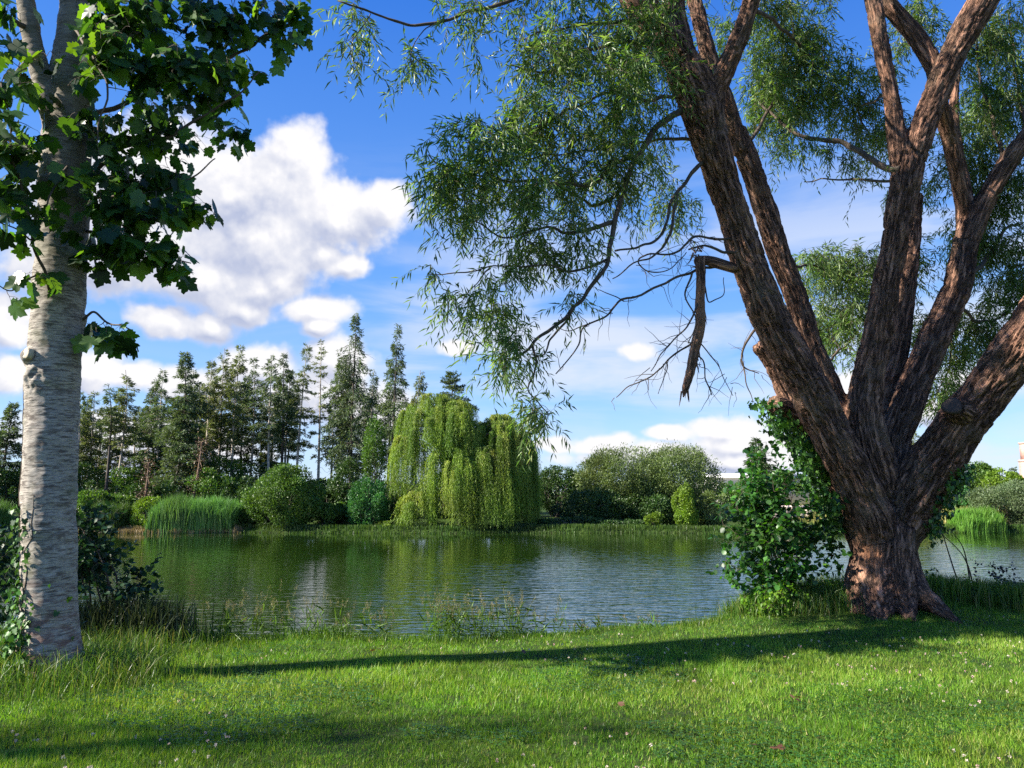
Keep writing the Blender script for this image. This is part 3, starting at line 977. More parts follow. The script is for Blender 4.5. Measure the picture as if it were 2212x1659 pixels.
def sprays(lacc, tacc, O, r, ntw=3, L=(.25, .5), nl=13, leafL=.11, leafW=.017, droop=.7, out=None, tone=(0, 1), tm=LANCE, spread=0.8, twig_r=.0022, side=0.75):
    """each origin gets a few bending twigs with leaves set alternately along them; all vectorised"""
    n = len(O) * ntw
    base = np.repeat(O, ntw, 0)
    d_ = runit(r, n) * spread
    if out is not None:
        d_ = d_ + np.repeat(out, ntw, 0)
    d_[:, 2] -= droop * 0.5
    d_ = nz(d_)
    Ls = r.uniform(L[0], L[1], n)
    g_ = np.array([0, 0, -1.0]) * droop
    t5 = np.linspace(0, 1, 5)

    def pos(tt):  # tt (n,k)
        return base[:, None] + d_[:, None] * (tt * Ls[:, None])[..., None] + g_ * ((tt ** 2) * Ls[:, None] * .55)[..., None]

    # twigs
    pts = pos(np.broadcast_to(t5, (n, 5)))
    tan = nz(np.gradient(pts, axis=1))
    ref = nz(np.cross(tan, runit(r, n)[:, None]))
    ref2 = np.cross(tan, ref)
    rad = np.linspace(twig_r, twig_r * .35, 5)[None, :, None]
    ang = np.array([0, 2.094, 4.189])
    V = pts[:, :, None] + (ref[:, :, None] * np.cos(ang)[None, None, :, None] + ref2[:, :, None] * np.sin(ang)[None, None, :, None]) * rad[..., None]
    k = 3
    i_ = np.arange(4)[:, None] * k
    j_ = np.arange(k)[None]
    q = np.stack([i_ + j_, i_ + (j_ + 1) % k, i_ + k + (j_ + 1) % k, i_ + k + j_], -1).reshape(-1, 4)
    Qs = (q[None] + (np.arange(n) * 15)[:, None, None]).reshape(-1, 4)
    tacc.add(V.reshape(-1, 3), None, Qs)
    # leaves
    tt = (np.arange(nl)[None] + r.uniform(0, .8, (n, nl))) / nl * .92 + .08
    lp = pos(tt)
    ax = nz(pos(tt + .02) - lp)
    sd = nz(np.cross(ax, r.normal(size=(n, nl, 3))))
    A = ax * r.uniform(.35, .9, (n, nl, 1)) + sd * side + np.array([0, 0, -1]) * droop * r.uniform(.1, .7, (n, nl, 1))
    Nn = np.array([0, 0, 1.0]) + r.normal(size=(n, nl, 3)) * .55
    m = n * nl
    sz = leafL * r.uniform(.6, 1.15, m)
    tn = np.repeat(r.uniform(tone[0], tone[1], n), nl) * .6 + r.uniform(tone[0], tone[1], m) * .4
    leaves(lacc, lp.reshape(-1, 3), A.reshape(-1, 3), Nn.reshape(-1, 3), sz, leafW * r.uniform(.75, 1.2, m), tm, tn)


LB = [
    (1300, 50, 190, 80, 9.5, 1.3, 210), (1180, 140, 105, 75, 9, 1, 110), (1330, 200, 150, 105, 9.5, 1.3, 200), (1180, 260, 115, 85, 9, 1.1, 130),
    (1400, 120, 80, 110, 10.5, 1, 95), (1060, 330, 100, 75, 8.7, .9, 110), (955, 365, 60, 75, 8.5, .6, 52), (1150, 420, 150, 75, 9, 1, 150),
    (1290, 350, 110, 85, 9.5, 1, 105), (1400, 330, 70, 80, 10.5, .8, 62), (1000, 455, 75, 45, 8.7, .8, 48), (1200, 500, 110, 45, 9, .8, 60),
    (1340, 430, 50, 60, 9.8, .6, 30), (1455, 440, 45, 60, 11, .6, 34), (1110, 545, 90, 32, 9, .6, 28), (945, 595, 50, 26, 8.6, .5, 16),
    (1000, 650, 48, 34, 8.6, .5, 18), (1075, 600, 50, 20, 8.7, .4, 8), (1085, 725, 65, 55, 9, .6, 60), (1125, 800, 60, 45, 9, .5, 34),
    (1175, 880, 42, 34, 9, .5, 24), (1070, 660, 40, 40, 9, .4, 12), (1235, 640, 22, 30, 9.1, .3, 6), (1250, 545, 60, 26, 9, .5, 16),
    (1000, 20, 110, 32, 8.5, .6, 42), (790, 10, 70, 26, 8.2, .5, 22), (892, 120, 18, 50, 8.4, .2, 9), (765, 90, 34, 48, 8.2, .3, 11), (1120, 10, 80, 28, 8.9, .6, 32),
    (1030, 110, 40, 30, 8.8, .4, 6),
    (1690, 60, 110, 80, 12, 1, 120), (1740, 160, 105, 75, 12, 1, 95), (1640, 190, 45, 80, 12, .8, 32), (1665, 265, 60, 45, 12, .8, 24),
    (1560, 60, 60, 70, 12, .8, 26), (1540, 250, 50, 60, 11.8, .6, 14),
    (1850, 205, 75, 70, 12.3, .9, 50), (1955, 55, 60, 55, 12.8, .9, 32), (1890, 290, 70, 40, 12.3, .8, 26), (1800, 340, 60, 30, 11.6, .5, 8), (1880, 390, 50, 20, 11.3, .4, 5),
    (2130, 70, 90, 80, 12.4, 1, 70), (2160, 200, 80, 90, 12.3, 1.1, 90), (2110, 330, 60, 90, 12.3, 1, 60), (2180, 420, 60, 80, 12.2, 1, 70), (2050, 250, 36, 60, 12.3, .7, 18),
    (2130, 520, 70, 65, 12.8, 1, 55), (2175, 620, 55, 70, 12.8, 1, 46), (2110, 700, 55, 50, 12.7, .8, 36), (2030, 840, 42, 40, 12.6, .6, 26), (2050, 760, 40, 40, 12.6, .6, 22),
    (1830, 600, 85, 80, 13.3, 1.2, 100), (1800, 700, 72, 65, 13.2, 1.1, 62), (1760, 560, 40, 40, 12.6, .6, 14), (1960, 560, 45, 60, 13, .7, 28), (1990, 700, 50, 60, 13, .8, 30),
    (1850, 780, 40, 30, 13, .6, 12), (2190, 760, 30, 40, 12.8, .6, 6), (1700, 320, 50, 30, 11.6, .5, 8),
    (1450, -170, 380, 120, 10, 2.0, 220), (2000, -170, 260, 120, 10.8, 1.8, 130), (1100, -110, 200, 70, 9, 1, 60),
    (1120, -280, 260, 120, 9.2, 1.6, 160), (860, -230, 170, 90, 9.0, 1.2, 80), (1400, -400, 260, 120, 9.8, 1.6, 170), (1750, -420, 260, 120, 10.4, 1.6, 120),
]
rw = rng(11)
LB = [(b[0], b[1], b[2], b[3], b[4], b[5], int(b[6] * (2.9 if b[0] > 1590 and b[1] > 0 else 1.0))) for b in LB]
LB += [(2380, 200, 150, 200, 11.8, 1.2, 150), (2560, 330, 180, 220, 9.8, 1.4, 130), (2420, 500, 110, 120, 12.0, 1.0, 60), (2190, 700, 50, 60, 12.8, .8, 50), (2200, 560, 50, 90, 12.6, .8, 50), (2080, 400, 60, 90, 12.6, .9, 50), (1720, 640, 50, 50, 13, .6, 24), (1985, 380, 40, 60, 12.6, .7, 26)]
T_ = blob_targets(LB, rw, clump=(1.9, -0.09, 0.76))
grow(bacc, skP, skR, T_, rw, tip=.0028, rmax=.016)
bacc.build("branch", MB, willow)
M_WLEAF = leaf_mat("willow_leaf", [(0.036, 0.084, 0.022), (0.070, 0.140, 0.034), (0.13, 0.205, 0.058), (0.26, 0.31, 0.14)], trans=.42, rough=.38, spec=.5, tcol=(1.6, 1.7, .55))
la, ta = Acc(), Acc()
sprays(la, ta, T_, rw, ntw=3, L=(.22, .52), nl=12, leafL=.138, leafW=.0195, droop=.75)
cr_ = la.build("crown", M_WLEAF, willow, smooth=False)
ta.build("twig", MB, cr_)
print("willow verts", len(WV), "leaves verts", la.n)

# ================================================================ LEFT TREE (pale trunk, lobed leaves)
LT = thing("sycamore_tree", "tree with pale grey sunlit trunk and large lobed leaves standing at the left edge", "tree", P(105, 1400, 6.95))
L_ = {}
z0 = 6.95
L_['M'] = [(104, 1500, 200, z0), (104, 1420, 152, z0), (106, 1330, 122, z0), (106, 1200, 117, z0), (107, 1080, 117, z0), (110, 960, 119, z0), (113, 850, 120, z0), (118, 760, 118, z0),
           (125, 660, 118, z0), (133, 560, 116, z0), (138, 450, 118, z0 + .02), (141, 350, 116, z0 + .04), (146, 260, 108, z0 + .06), (155, 170, 100, z0 + .08), (165, 80, 92, z0 + .1),
           (170, -20, 86, z0 + .12), (176, -150, 78, z0 + .15), (180, -350, 66, z0 + .2), (184, -600, 50, z0 + .2)]
L_['N'] = [(128, 330, 60, z0), (112, 250, 52, z0 - .05), (92, 180, 48, z0 - .08), (72, 100, 46, z0 - .1), (58, 20, 46, z0 - .12), (45, -80, 42, z0 - .15), (20, -250, 34, z0 - .2), (-20, -500, 20, z0 - .3)]
L_['K1'] = [(100, 790, 60, z0 - .02), (78, 780, 50, z0 - .10), (62, 768, 38, z0 - .20), (57, 763, 30, z0 - .25)]
L_['K2'] = [(110, 420, 60, z0), (105, 400, 56, z0 - .12), (100, 392, 34, z0 - .24)]
L_['K3'] = [(160, 740, 40, z0 + .05), (176, 700, 22, z0 + .05), (185, 680, 12, z0 + .03)]
L_['Q1'] = [(80, 1360, 60, z0), (58, 1430, 50, z0 - .12), (35, 1480, 30, z0 - .25)]
L_['Q2'] = [(135, 1380, 50, z0), (155, 1440, 44, z0 - .05), (172, 1490, 26, z0 - .12)]
lk = list(L_)
lstems = [(lambda q: (q[0], q[1] * .90))(stem_pts(L_[k])) for k in lk]


def syc_disp(V, bco, bi):
    q = bco
    s1 = np.stack([q[:, 0] * 3, q[:, 1] * 3, q[:, 2] * 4], -1)
    d_ = fbm(s1, 3) * .012
    s2 = np.stack([q[:, 0] * 9, q[:, 1] * 9, q[:, 2] * 42], -1)
    d_ = d_ + fbm(s2, 2) * .0035
    # burr below the cut branch
    c = P(78, 815, z0 - .2)
    r_ = np.linalg.norm(V - c, axis=1)
    d_ = d_ + np.exp(-(r_ / .13) ** 2) * (.03 + .03 * fbm(V * 14, 3))
    return d_


def syc_patch(t, col, at, geo):
    v = t.v('MULTIPLY', at.outputs['Vector'], (9.0, 9.0, 75.0))
    n = t.noise(v, 1.0, 5, 0.65)
    col = t.mix(t.mr(n, 0.50, 0.60, 0, 0.85), col, (0.07, 0.055, 0.045))
    v2 = t.v('MULTIPLY', at.outputs['Vector'], (5.0, 5.0, 12.0))
    n2 = t.noise(v2, 1.0, 5, 0.7)
    col = t.mix(t.mr(n2, 0.52, 0.62, 0, 0.8), col, (0.10, 0.08, 0.065))
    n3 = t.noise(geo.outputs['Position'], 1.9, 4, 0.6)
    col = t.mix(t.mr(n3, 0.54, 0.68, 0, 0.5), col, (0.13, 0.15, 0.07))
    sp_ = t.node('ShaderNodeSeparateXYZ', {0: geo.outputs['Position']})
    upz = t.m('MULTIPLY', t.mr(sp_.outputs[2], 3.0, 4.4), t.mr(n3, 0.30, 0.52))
    col = t.mix(t.m('MULTIPLY', upz, 0.75), col, (0.12, 0.10, 0.065))  # upper bark darkened: moss plus the crown's shade put into the colour
    low = t.m('MULTIPLY', t.mr(sp_.outputs[2], 1.0, 0.1), t.mr(n2, 0.44, 0.56))
    return t.mix(t.m('MULTIPLY', low, 0.7), col, (0.20, 0.09, 0.07))


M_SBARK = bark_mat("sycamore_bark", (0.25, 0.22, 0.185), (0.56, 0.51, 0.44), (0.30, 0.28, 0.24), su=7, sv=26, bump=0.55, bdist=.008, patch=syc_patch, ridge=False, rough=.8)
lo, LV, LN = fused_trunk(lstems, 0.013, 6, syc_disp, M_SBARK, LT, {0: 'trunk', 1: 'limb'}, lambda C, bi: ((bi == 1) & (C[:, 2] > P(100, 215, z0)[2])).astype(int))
disc("cut_branch_face", P(56, 763, z0 - .262), (-.45, -.88, .1), .052, flat_mat("pale_cut_wood", (.30, .25, .18), (.55, .48, .36), 30), lo[0])

LBR = [
    ([(165, 140, 7.0), (230, 60, 7.1), (330, 10, 7.2), (450, -10, 7.3), (570, -20, 7.4)], 18, 5),
    ([(160, 260, 7.0), (250, 230, 7.1), (340, 190, 7.15), (430, 150, 7.2), (520, 110, 7.3), (610, 60, 7.35), (650, 50, 7.4)], 13, 4),
    ([(190, 380, 7.0), (240, 335, 7.0), (300, 300, 7.0), (370, 290, 7.0), (440, 250, 7.1), (500, 220, 7.1), (560, 150, 7.2)], 12, 3),
    ([(190, 430, 7.0), (240, 420, 6.9), (300, 420, 6.9), (360, 410, 6.9), (420, 380, 6.9), (470, 350, 6.9)], 8, 2.5),
    ([(185, 500, 7.0), (240, 500, 6.9), (300, 480, 6.9), (360, 470, 6.9), (420, 450, 6.9)], 8, 2.5),
    ([(185, 545, 7.0), (240, 560, 6.9), (300, 560, 6.9), (360, 560, 6.9), (410, 570, 6.9)], 7, 2.5),
    ([(180, 690, 6.95), (198, 672, 6.9), (225, 690, 6.9), (260, 700, 6.85), (285, 710, 6.8)], 6, 2.5),
    ([(110, 640, 6.75), (85, 560, 6.5), (60, 480, 6.4), (40, 400, 6.35), (20, 300, 6.3), (5, 180, 6.2)], 7, 3),
    ([(75, 520, 6.45), (30, 500, 6.3), (-20, 480, 6.2)], 4, 2),
    ([(50, 440, 6.4), (10, 390, 6.3), (-40, 360, 6.2)], 4, 2),
    ([(100, 600, 6.7), (60, 600, 6.5), (20, 620, 6.4), (-10, 610, 6.3)], 4, 2),
    ([(60, 60, 6.8), (10, 30, 6.5), (-60, 0, 6.2)], 14, 5),
    ([(70, 120, 6.8), (10, 200, 6.5), (-60, 260, 6.3)], 8, 3),
    ([(170, -60, 7.0), (300, -120, 7.2), (450, -150, 7.3)], 20, 5),
    ([(160, 60, 6.9), (200, 120, 6.6), (230, 200, 6.5), (210, 300, 6.45)], 7, 3),
    ([(150, 350, 6.85), (120, 400, 6.5), (100, 450, 6.45)], 5, 3),
]
sb = Acc()
sP, sR = [], []
for rows, w0, w1 in LBR:
    pts = catmull(np.array([P(*q) for q in rows]), 7)
    l_ = np.linspace(0, 1, len(pts))
    rad = (w0 + (w1 - w0) * l_) / 2 / FPX * 7
    pts = pts + np.stack([fbm(pts * 2.3 + 3, 2), fbm(pts * 2.3 + 13, 2), fbm(pts * 2.3 + 23, 2)], -1) * .04 * np.minimum(1, l_ * 6)[:, None]
    tube(sb, pts, rad, 7, cap=True)
    sP.append(pts)
    sR.append(rad)
sP = np.concatenate(sP)
sR = np.concatenate(sR)
SB = [
    (300, 40, 140, 60, 7.1, .6, 150), (470, 40, 110, 60, 7.2, .5, 105), (600, 50, 60, 60, 7.3, .4, 48), (640, 30, 30, 40, 7.3, .3, 15), (300, 150, 120, 70, 7.0, .6, 120), (430, 160, 90, 60, 7.1, .5, 75),
    (545, 150, 50, 45, 7.2, .3, 22), (350, 260, 100, 50, 7.0, .5, 62), (470, 265, 50, 40, 7.1, .3, 20), (515, 280, 22, 30, 7.1, .2, 6), (250, 290, 60, 60, 6.9, .4, 48),
    (275, 380, 75, 50, 6.9, .4, 60), (385, 380, 55, 45, 6.9, .3, 20), (240, 450, 50, 40, 6.9, .3, 40), (340, 450, 80, 35, 6.9, .35, 48), (430, 440, 28, 25, 6.9, .2, 8),
    (270, 520, 75, 34, 6.9, .35, 55), (350, 550, 60, 30, 6.9, .3, 30), (400, 575, 34, 24, 6.9, .2, 13), (225, 560, 25, 20, 6.9, .2, 9),
    (245, 710, 45, 22, 6.9, .2, 12), (200, 715, 18, 22, 6.85, .12, 7),
    (30, 60, 60, 70, 6.4, .5, 40), (20, 180, 55, 70, 6.3, .5, 46), (15, 300, 55, 60, 6.3, .5, 36), (25, 400, 50, 50, 6.3, .4, 26), (30, 500, 40, 50, 6.3, .4, 18), (20, 640, 16, 12, 6.3, .1, 2),
    (70, 570, 50, 30, 6.4, .3, 9), (110, 340, 60, 50, 6.45, .25, 14), (200, 200, 50, 80, 6.5, .3, 14), (240, 80, 50, 70, 6.6, .3, 22), (110, 470, 50, 40, 6.4, .2, 9),
    (-80, 250, 60, 300, 6.3, .8, 50),  (300, -110, 320, 80, 7.1, .8, 150), (100, -260, 350, 120, 7.1, .9, 120),
]
rs = rng(21)
T_ = blob_targets(SB, rs, clump=(2.4, -0.24, 0.88))
grow(sb, sP, sR, T_, rs, tip=.0022, rmax=.011, wig=.05)
sb.build("branch", MB, LT)
M_SLEAF = leaf_mat("sycamore_leaf", [(0.010, 0.030, 0.010), (0.028, 0.075, 0.018), (0.050, 0.12, 0.020), (0.10, 0.19, 0.028)], trans=.36, rough=.42, spec=.40, tcol=(2.6, 2.6, .5), vscale=2.5)
n = len(T_)
ml = Acc()
reps = 2
stks = []
for k in range(reps):
    O = T_ + rs.normal(size=(n, 3)) * .05
    a_ = runit(rs, n)
    a_[:, 2] = -.45 - .5 * rs.random(n)
    Nn = rs.normal(size=(n, 3)) * .75 + [-.1, -.45, .75]
    a_ = nz(a_)
    P0 = O + a_ * .06
    sz = rs.uniform(.085, .185, n)
    leaves(ml, P0, a_, Nn, sz, sz * rs.uniform(.85, 1.05, n), MAPLE, rs.random(n) ** 1.3)
    stk = Acc()
    tt = np.stack([T_, (T_ + P0) / 2 + [0, 0, .01], P0 + a_ * .02], 1)
    for q in range(n):
        tube(sbk := stk, tt[q], [.0022, .0016, .0014], 3)
    stks.append(stk)
scr = ml.build("crown", M_SLEAF, LT, smooth=False)
for stk in stks:
    stk.build("leaf_stalk", MB, scr)

# ---------------------------------------------------------------- ivy
M_IVY = leaf_mat("ivy_leaf", [(0.012, 0.040, 0.012), (0.025, 0.075, 0.014), (0.045, 0.13, 0.018), (0.09, 0.20, 0.03)], trans=.2, rough=.48, spec=.35, vscale=3.0)
M_STEM = flat_mat("ivy_stem", (.05, .035, .02), (.10, .07, .04), 12)


def proj(V):
    """picture coordinates of points"""
    d_ = V - np.array([0, 0, CAM_H])
    fwd = d_[:, 1] * math.cos(PITCH) + d_[:, 2] * math.sin(PITCH)
    up = -d_[:, 1] * math.sin(PITCH) + d_[:, 2] * math.cos(PITCH)
    return 1106 + FPX * d_[:, 0] / fwd, 829.5 - FPX * up / fwd


def ivy(name, label, V, N, prob, n, size, r, off=(.02, .14), nv=12, mat=None, parent=None):
    w = prob / prob.sum()
    k = r.choice(len(V), n, p=w)
    o_ = r.uniform(off[0], off[1], n)
    Pn = V[k] + N[k] * o_[:, None] + r.normal(size=(n, 3)) * .02
    A = np.array([0, 0, -1.0]) + r.normal(size=(n, 3)) * .55
    Nn = N[k] + r.normal(size=(n, 3)) * .45 + [0, 0, .35]
    a = Acc()
    sz = size * r.uniform(.55, 1.2, n)
    leaves(a, Pn, A, Nn, sz, sz * .95, IVY, r.random(n))
    root = thing(name, label, "ivy", Pn.min(0) * [0, 0, 1] + Pn.mean(0) * [1, 1, 0])
    a.build("leaves", mat or M_IVY, root, smooth=False)
    st = Acc()
    ks = r.choice(len(V), nv, p=w)
    for q in ks:
        # climb a vine along surface points near this one
        c = V[q]
        chain = [c + N[q] * .004]
        for s_ in range(10):
            tgt = chain[-1] + [r.normal() * .05, 0, .13]
            d2 = ((V[::7] - tgt) ** 2).sum(1)
            m_ = d2.argmin() * 7
            chain.append(V[m_] + N[m_] * .004)
        tube(st, catmull(np.array(chain), 2), np.linspace(.006, .002, len(chain) * 2 - 1), 5)
    st.build("stem", M_STEM, root)
    return root


ri = rng(31)
# left tree: foot and left side
px, py = proj(LV)
pr_ = np.exp(-((LV[:, 2] - 0.15) / .55) ** 2) * (0.10 + (px < 78) * 1.6 + (px < 60) * 2.0) + (px < 68) * (py > 1080) * 1.2
pr_ = pr_ * (LV[:, 2] < 1.6) + 1e-9
ivy("ivy_vine", "dull green ivy climbing the left side and foot of the pale trunk", LV, LN, pr_, 1100, .050, ri, (.01, .08), nv=6)
# willow: leafy column left of the big stems and dark fringe on the right side
px, py = proj(WV)
hcol = (px < 1800) * (py > 870) * (py < 1210) * (WV[:, 1] > 10.7) * (px < 1600 + (py - 850) * 1.05 + 60)
pr_ = hcol * 1.0 * (LN[0, 0] * 0 + 1) + ((px < 1832) & (py > 1060) & (py < 1240) & (WN[:, 0] < -.1)) * .8 + 1e-9
ivy("ivy_vine", "bright green ivy hanging over the broken stub left of the willow's main stem", WV, WN, pr_, 2600, .075, ri, (.02, .30))
pr_ = ((px > 1990) & (py > 1000) & (py < 1240) & (WN[:, 0] > .1)) * 1.0 + 1e-9
ivy("ivy_vine", "dark ivy fringe on the shaded right side of the willow trunk", WV, WN, pr_, 800, .06, ri, (.02, .16))

# ================================================================ FAR BANK
M_CON = [leaf_mat("spruce_needles_dark", [(0.040, 0.072, 0.036), (0.080, 0.125, 0.056), (0.14, 0.185, 0.085)], trans=.3, rough=.5, spec=.35, vscale=.5),
         leaf_mat("spruce_needles_olive", [(0.070, 0.10, 0.038), (0.13, 0.17, 0.062), (0.21, 0.235, 0.10)], trans=.3, rough=.5, spec=.35, vscale=.5)]
M_PALE = flat_mat("pale_conifer_bark", (.26, .22, .18), (.48, .42, .35), 5)
M_DARKB = flat_mat("dark_bark", (.04, .03, .022), (.10, .08, .06), 5)


def gpt(px, Z):
    x = (px - 1106) / FPX * Z * (math.cos(PITCH) + 0.022)
    # column px at depth Z (horizontal offset is nearly independent of height this far off)
    x = (px - 1106) / FPX * (Z * math.cos(PITCH) + 0.0)
    return np.array([x, Z, float(gh(x, Z))])


def conifer(px, top, Z, width, label, seed, bare=.35, dens=1.0, droop=.5, mat=0, lean=0.0, trunk_r=.13, pale=True, group=None, kind="spruce_tree", topbend=0.0, cat="conifer", dead=.5, leafs=1.0):
    r = rng(seed)
    H = P(px, top, Z)[2]
    xt = P(px, top, Z)[0]
    base = np.array([xt - lean, Z, 0.0])
    base[2] = gh(base[0], Z) - .1
    n = 14
    u = np.linspace(0, 1, n)
    pts = base + u[:, None] * np.array([lean, 0, H - base[2]])
    pts[:, 0] += np.sin(u * np.pi) * r.normal() * .15 + topbend * np.maximum(u - .7, 0) ** 2 * 6
    pts[:, 1] += np.sin(u * np.pi) * r.normal() * .12
    width *= .95
    root = thing(kind, label, cat, base, group)
    ta_ = Acc()
    tube(ta_, pts, np.maximum(trunk_r * (1 - u) ** .8, .018), 8)
    hh = H - base[2]
    # live branches
    nb = int(hh * 13.5 * (1 - bare) * dens) + 12
    t = bare + (1 - bare) * r.random(nb) ** .9
    t = np.sort(t)
    azm = r.uniform(0, 2 * np.pi, nb)
    s = (1 - t) / (1 - bare)
    ln = width * (np.minimum(1, s * 1.5 + .05) ** .9) * (0.75 + .25 * np.sin(s * 3)) * r.uniform(.3, 1.25, nb) + .10
    # clumpy: some storeys are thin
    ln *= np.clip(1 + .5 * perlin(np.column_stack([t * 9, azm * .5, np.full(nb, seed * 1.7)])) * 1.0, .3, 1.35)
    bp_ = np.stack([np.interp(t, u, pts[:, k]) for k in range(3)], -1)
    up = r.uniform(-.05, .35, nb) + .35 * (t > .9)
    d_ = np.stack([np.cos(azm), np.sin(azm), up], -1)
    m = np.maximum((ln * 68 * leafs).astype(int), 5)
    idx = np.repeat(np.arange(nb), m)
    w = .12 + .88 * r.random(len(idx)) ** .8
    L_i = ln[idx]
    lat = np.stack([-np.sin(azm), np.cos(azm), 0 * azm], -1)[idx]
    sag = droop * L_i * w ** 2 * .55
    sw = r.normal(size=len(idx)) * .20 * L_i * (1.15 - w)
    c = bp_[idx] + d_[idx] * (w * L_i)[:, None] + lat * sw[:, None]
    hang = r.random(len(idx)) ** 2 * droop * .45
    c[:, 2] -= sag + hang
    A = d_[idx] * .6 + lat * np.sign(sw)[:, None] * .6 + r.normal(size=(len(idx), 3)) * .35
    A[:, 2] -= droop * r.uniform(.2, 1.3, len(idx))
    Nn = r.normal(size=(len(idx), 3)) * .7 + [0, 0, .8]
    fa = Acc()
    sz = r.uniform(.14, .32, len(idx))
    leaves(fa, c, A, Nn, sz, sz * .24, OVAL, np.clip(r.random(len(idx)) * .6 + np.repeat(r.random(nb), m) * .4, 0, 1))
    # wooden branches (live and dead)
    for q in range(nb):
        if ln[q] > .5:
            uu = np.linspace(0, 1, 4)[:, None]
            bb = bp_[q] + d_[q] * uu * ln[q] * .9
            bb[:, 2] -= (droop * ln[q] * .5 * uu[:, 0] ** 2)
            tube(ta_, bb, np.linspace(.022, .006, 4), 3)
    nd = int(hh * 7 * dead)
    for q in range(nd):
        tt = r.uniform(.12, .85)
        b0 = np.array([np.interp(tt, u, pts[:, k]) for k in range(3)])
        az_ = r.uniform(0, 2 * np.pi)
        L1 = r.uniform(.3, 1.3) * width * .6
        dd_ = np.array([np.cos(az_), np.sin(az_), r.uniform(-.45, .15)])
        uu = np.linspace(0, 1, 4)[:, None]
        bb = b0 + dd_ * uu * L1 + np.array([0, 0, -.15]) * uu ** 2 + r.normal(size=(4, 3)) * .02
        tube(ta_, bb, np.linspace(.014, .005, 4), 3)
    ta_.build("trunk", M_PALE if pale else M_DARKB, root)
    fa.build("crown", M_CON[mat], root, smooth=False)
    return root


GC = "tall thin conifers in the row on the far bank"
CON = [
    # px, top, Z, width, bare, dens, droop, mat, pale, seed, extra, label
    (30, 872, 50, 1.9, .1, 1.6, .3, 0, False, 'dark dense conifer on the far bank left of the pale trunk'),
    (-50, 850, 51, 1.9, .1, 1.5, .3, 0, False, None),
    (173, 846, 54, 1.1, .35, .8, .5, 1, True, 'thin pale stemmed conifer just right of the pale near trunk'),
    (205, 848, 55, 1.0, .5, .8, .5, 1, True, 'thin conifer with a small rounded tip, second right of the pale near trunk'),
    (243, 828, 53, .8, .55, .6, .4, 0, False, 'dark crooked conifer with a bent tip and open crown'),
    (281, 799, 54, 1.1, .45, .8, .4, 1, True, 'slim conifer with an offset flag shaped tip left of the dense dark one'),
    (325, 850, 57, 1.3, .4, .9, .5, 0, True, 'short bushy conifer squeezed against the left flank of the dense dark one'),
    (352, 800, 56, 1.2, .4, .9, .5, 0, True, None),
    (400, 762, 52, 2.0, .12, 1.7, .45, 0, False, 'broadest dense dark conifer of the row with a full crown'),
    (432, 830, 56, 1.5, .3, 1.0, .5, 0, True, None),
    (458, 776, 54, 1.0, .4, .9, .45, 1, True, 'olive conifer with a bare pole just right of the broad dark one'),
    (485, 752, 55, 1.0, .42, .95, .4, 1, True, 'tall olive conifer with a narrow spike, left one of a close pair'),
    (520, 747, 54, 1.2, .42, 1.0, .5, 1, True, 'tall olive conifer with pointed tip, right one of a close pair'),
    (548, 775, 57, 1.2, .45, .9, .5, 0, True, None),
    (588, 768, 53, 1.2, .48, .9, .55, 0, True, 'two toned conifer with flat shelf branches near its top'),
    (613, 762, 56, 1.1, .5, .9, .55, 0, False, 'dark stemmed conifer leaning behind the shelf branched one'),
    (664, 745, 54, 1.0, .4, .7, .35, 1, True, 'thin olive conifer with wispy see-through branches'),
    (694, 732, 55, 1.0, .3, .3, .2, 1, True, 'half dead conifer with bare hair-like twigs at the top'),
    (738, 768, 54, 1.0, .5, .85, .6, 0, True, 'pale poled conifer standing close left of the tallest spruce'),
    (771, 676, 53, 2.0, .22, .85, 1.0, 0, False, 'tallest spruce with long drooping branches'),
    (808, 797, 56, 1.1, .4, .8, .8, 0, True, 'thin drooping conifer right of the tallest spruce'),
    (859, 700, 52, 1.3, .35, .85, .8, 0, False, 'second tallest spruce rising behind the left edge of the weeping willow'),
    (908, 800, 56, 1.0, .4, .8, .7, 1, True, 'short sparse conifer just above the top of the weeping willow'),
    (120, 880, 58, 1.2, .2, 1, .4, 0, True, None), (225, 880, 60, 1.2, .35, .8, .4, 0, True, None), (305, 880, 60, 1.1, .35, .8, .4, 1, True, None),
    (380, 860, 61, 1.2, .35, .8, .4, 0, True, None), (505, 850, 60, 1.2, .4, .8, .4, 0, True, None), (570, 850, 61, 1.1, .4, .8, .4, 0, True, None),
    (640, 830, 60, 1.1, .4, .7, .4, 0, True, None), (720, 860, 61, 1.1, .4, .7, .4, 0, True, None), (790, 850, 60, 1.2, .35, .8, .5, 0, True, None), (845, 840, 61, 1.1, .3, .8, .5, 0, False, None),
    (190, 862, 57, 1.5, .15, 1.2, .4, 0, False, None), (262, 845, 58, 1.4, .2, 1.2, .4, 1, True, None), (335, 822, 58, 1.5, .2, 1.2, .4, 0, True, None), (418, 800, 58, 1.3, .25, 1, .4, 0, True, None),
    (472, 812, 59, 1.4, .2, 1.1, .4, 1, True, None), (535, 812, 59, 1.4, .2, 1.1, .4, 0, True, None), (600, 820, 59, 1.3, .3, 1, .4, 1, True, None), (628, 800, 57, 1.0, .4, .9, .4, 0, True, None), (750, 830, 58, 1.2, .2, 1.1, .7, 0, False, None),
    (-120, 840, 54, 1.2, .3, 1, .4, 0, True, None), (-200, 830, 55, 1.2, .3, 1, .4, 1, True, None),
]
for k, (px, top, Z, w, bare, dens, dr, mt, pale, lab) in enumerate(CON):
    lab = lab or "thin conifer filling a gap in the back of the tall row on the far bank"
    r_ = rng(500 + k)
    conifer(px, top, Z, w, lab, 100 + k, bare, dens, dr, mt, lean=float(r_.normal() * .35), trunk_r=.14 if not pale else .12, pale=pale, group=GC,
            topbend=-.6 if 'flag' in lab or 'bent' in lab else 0.0)
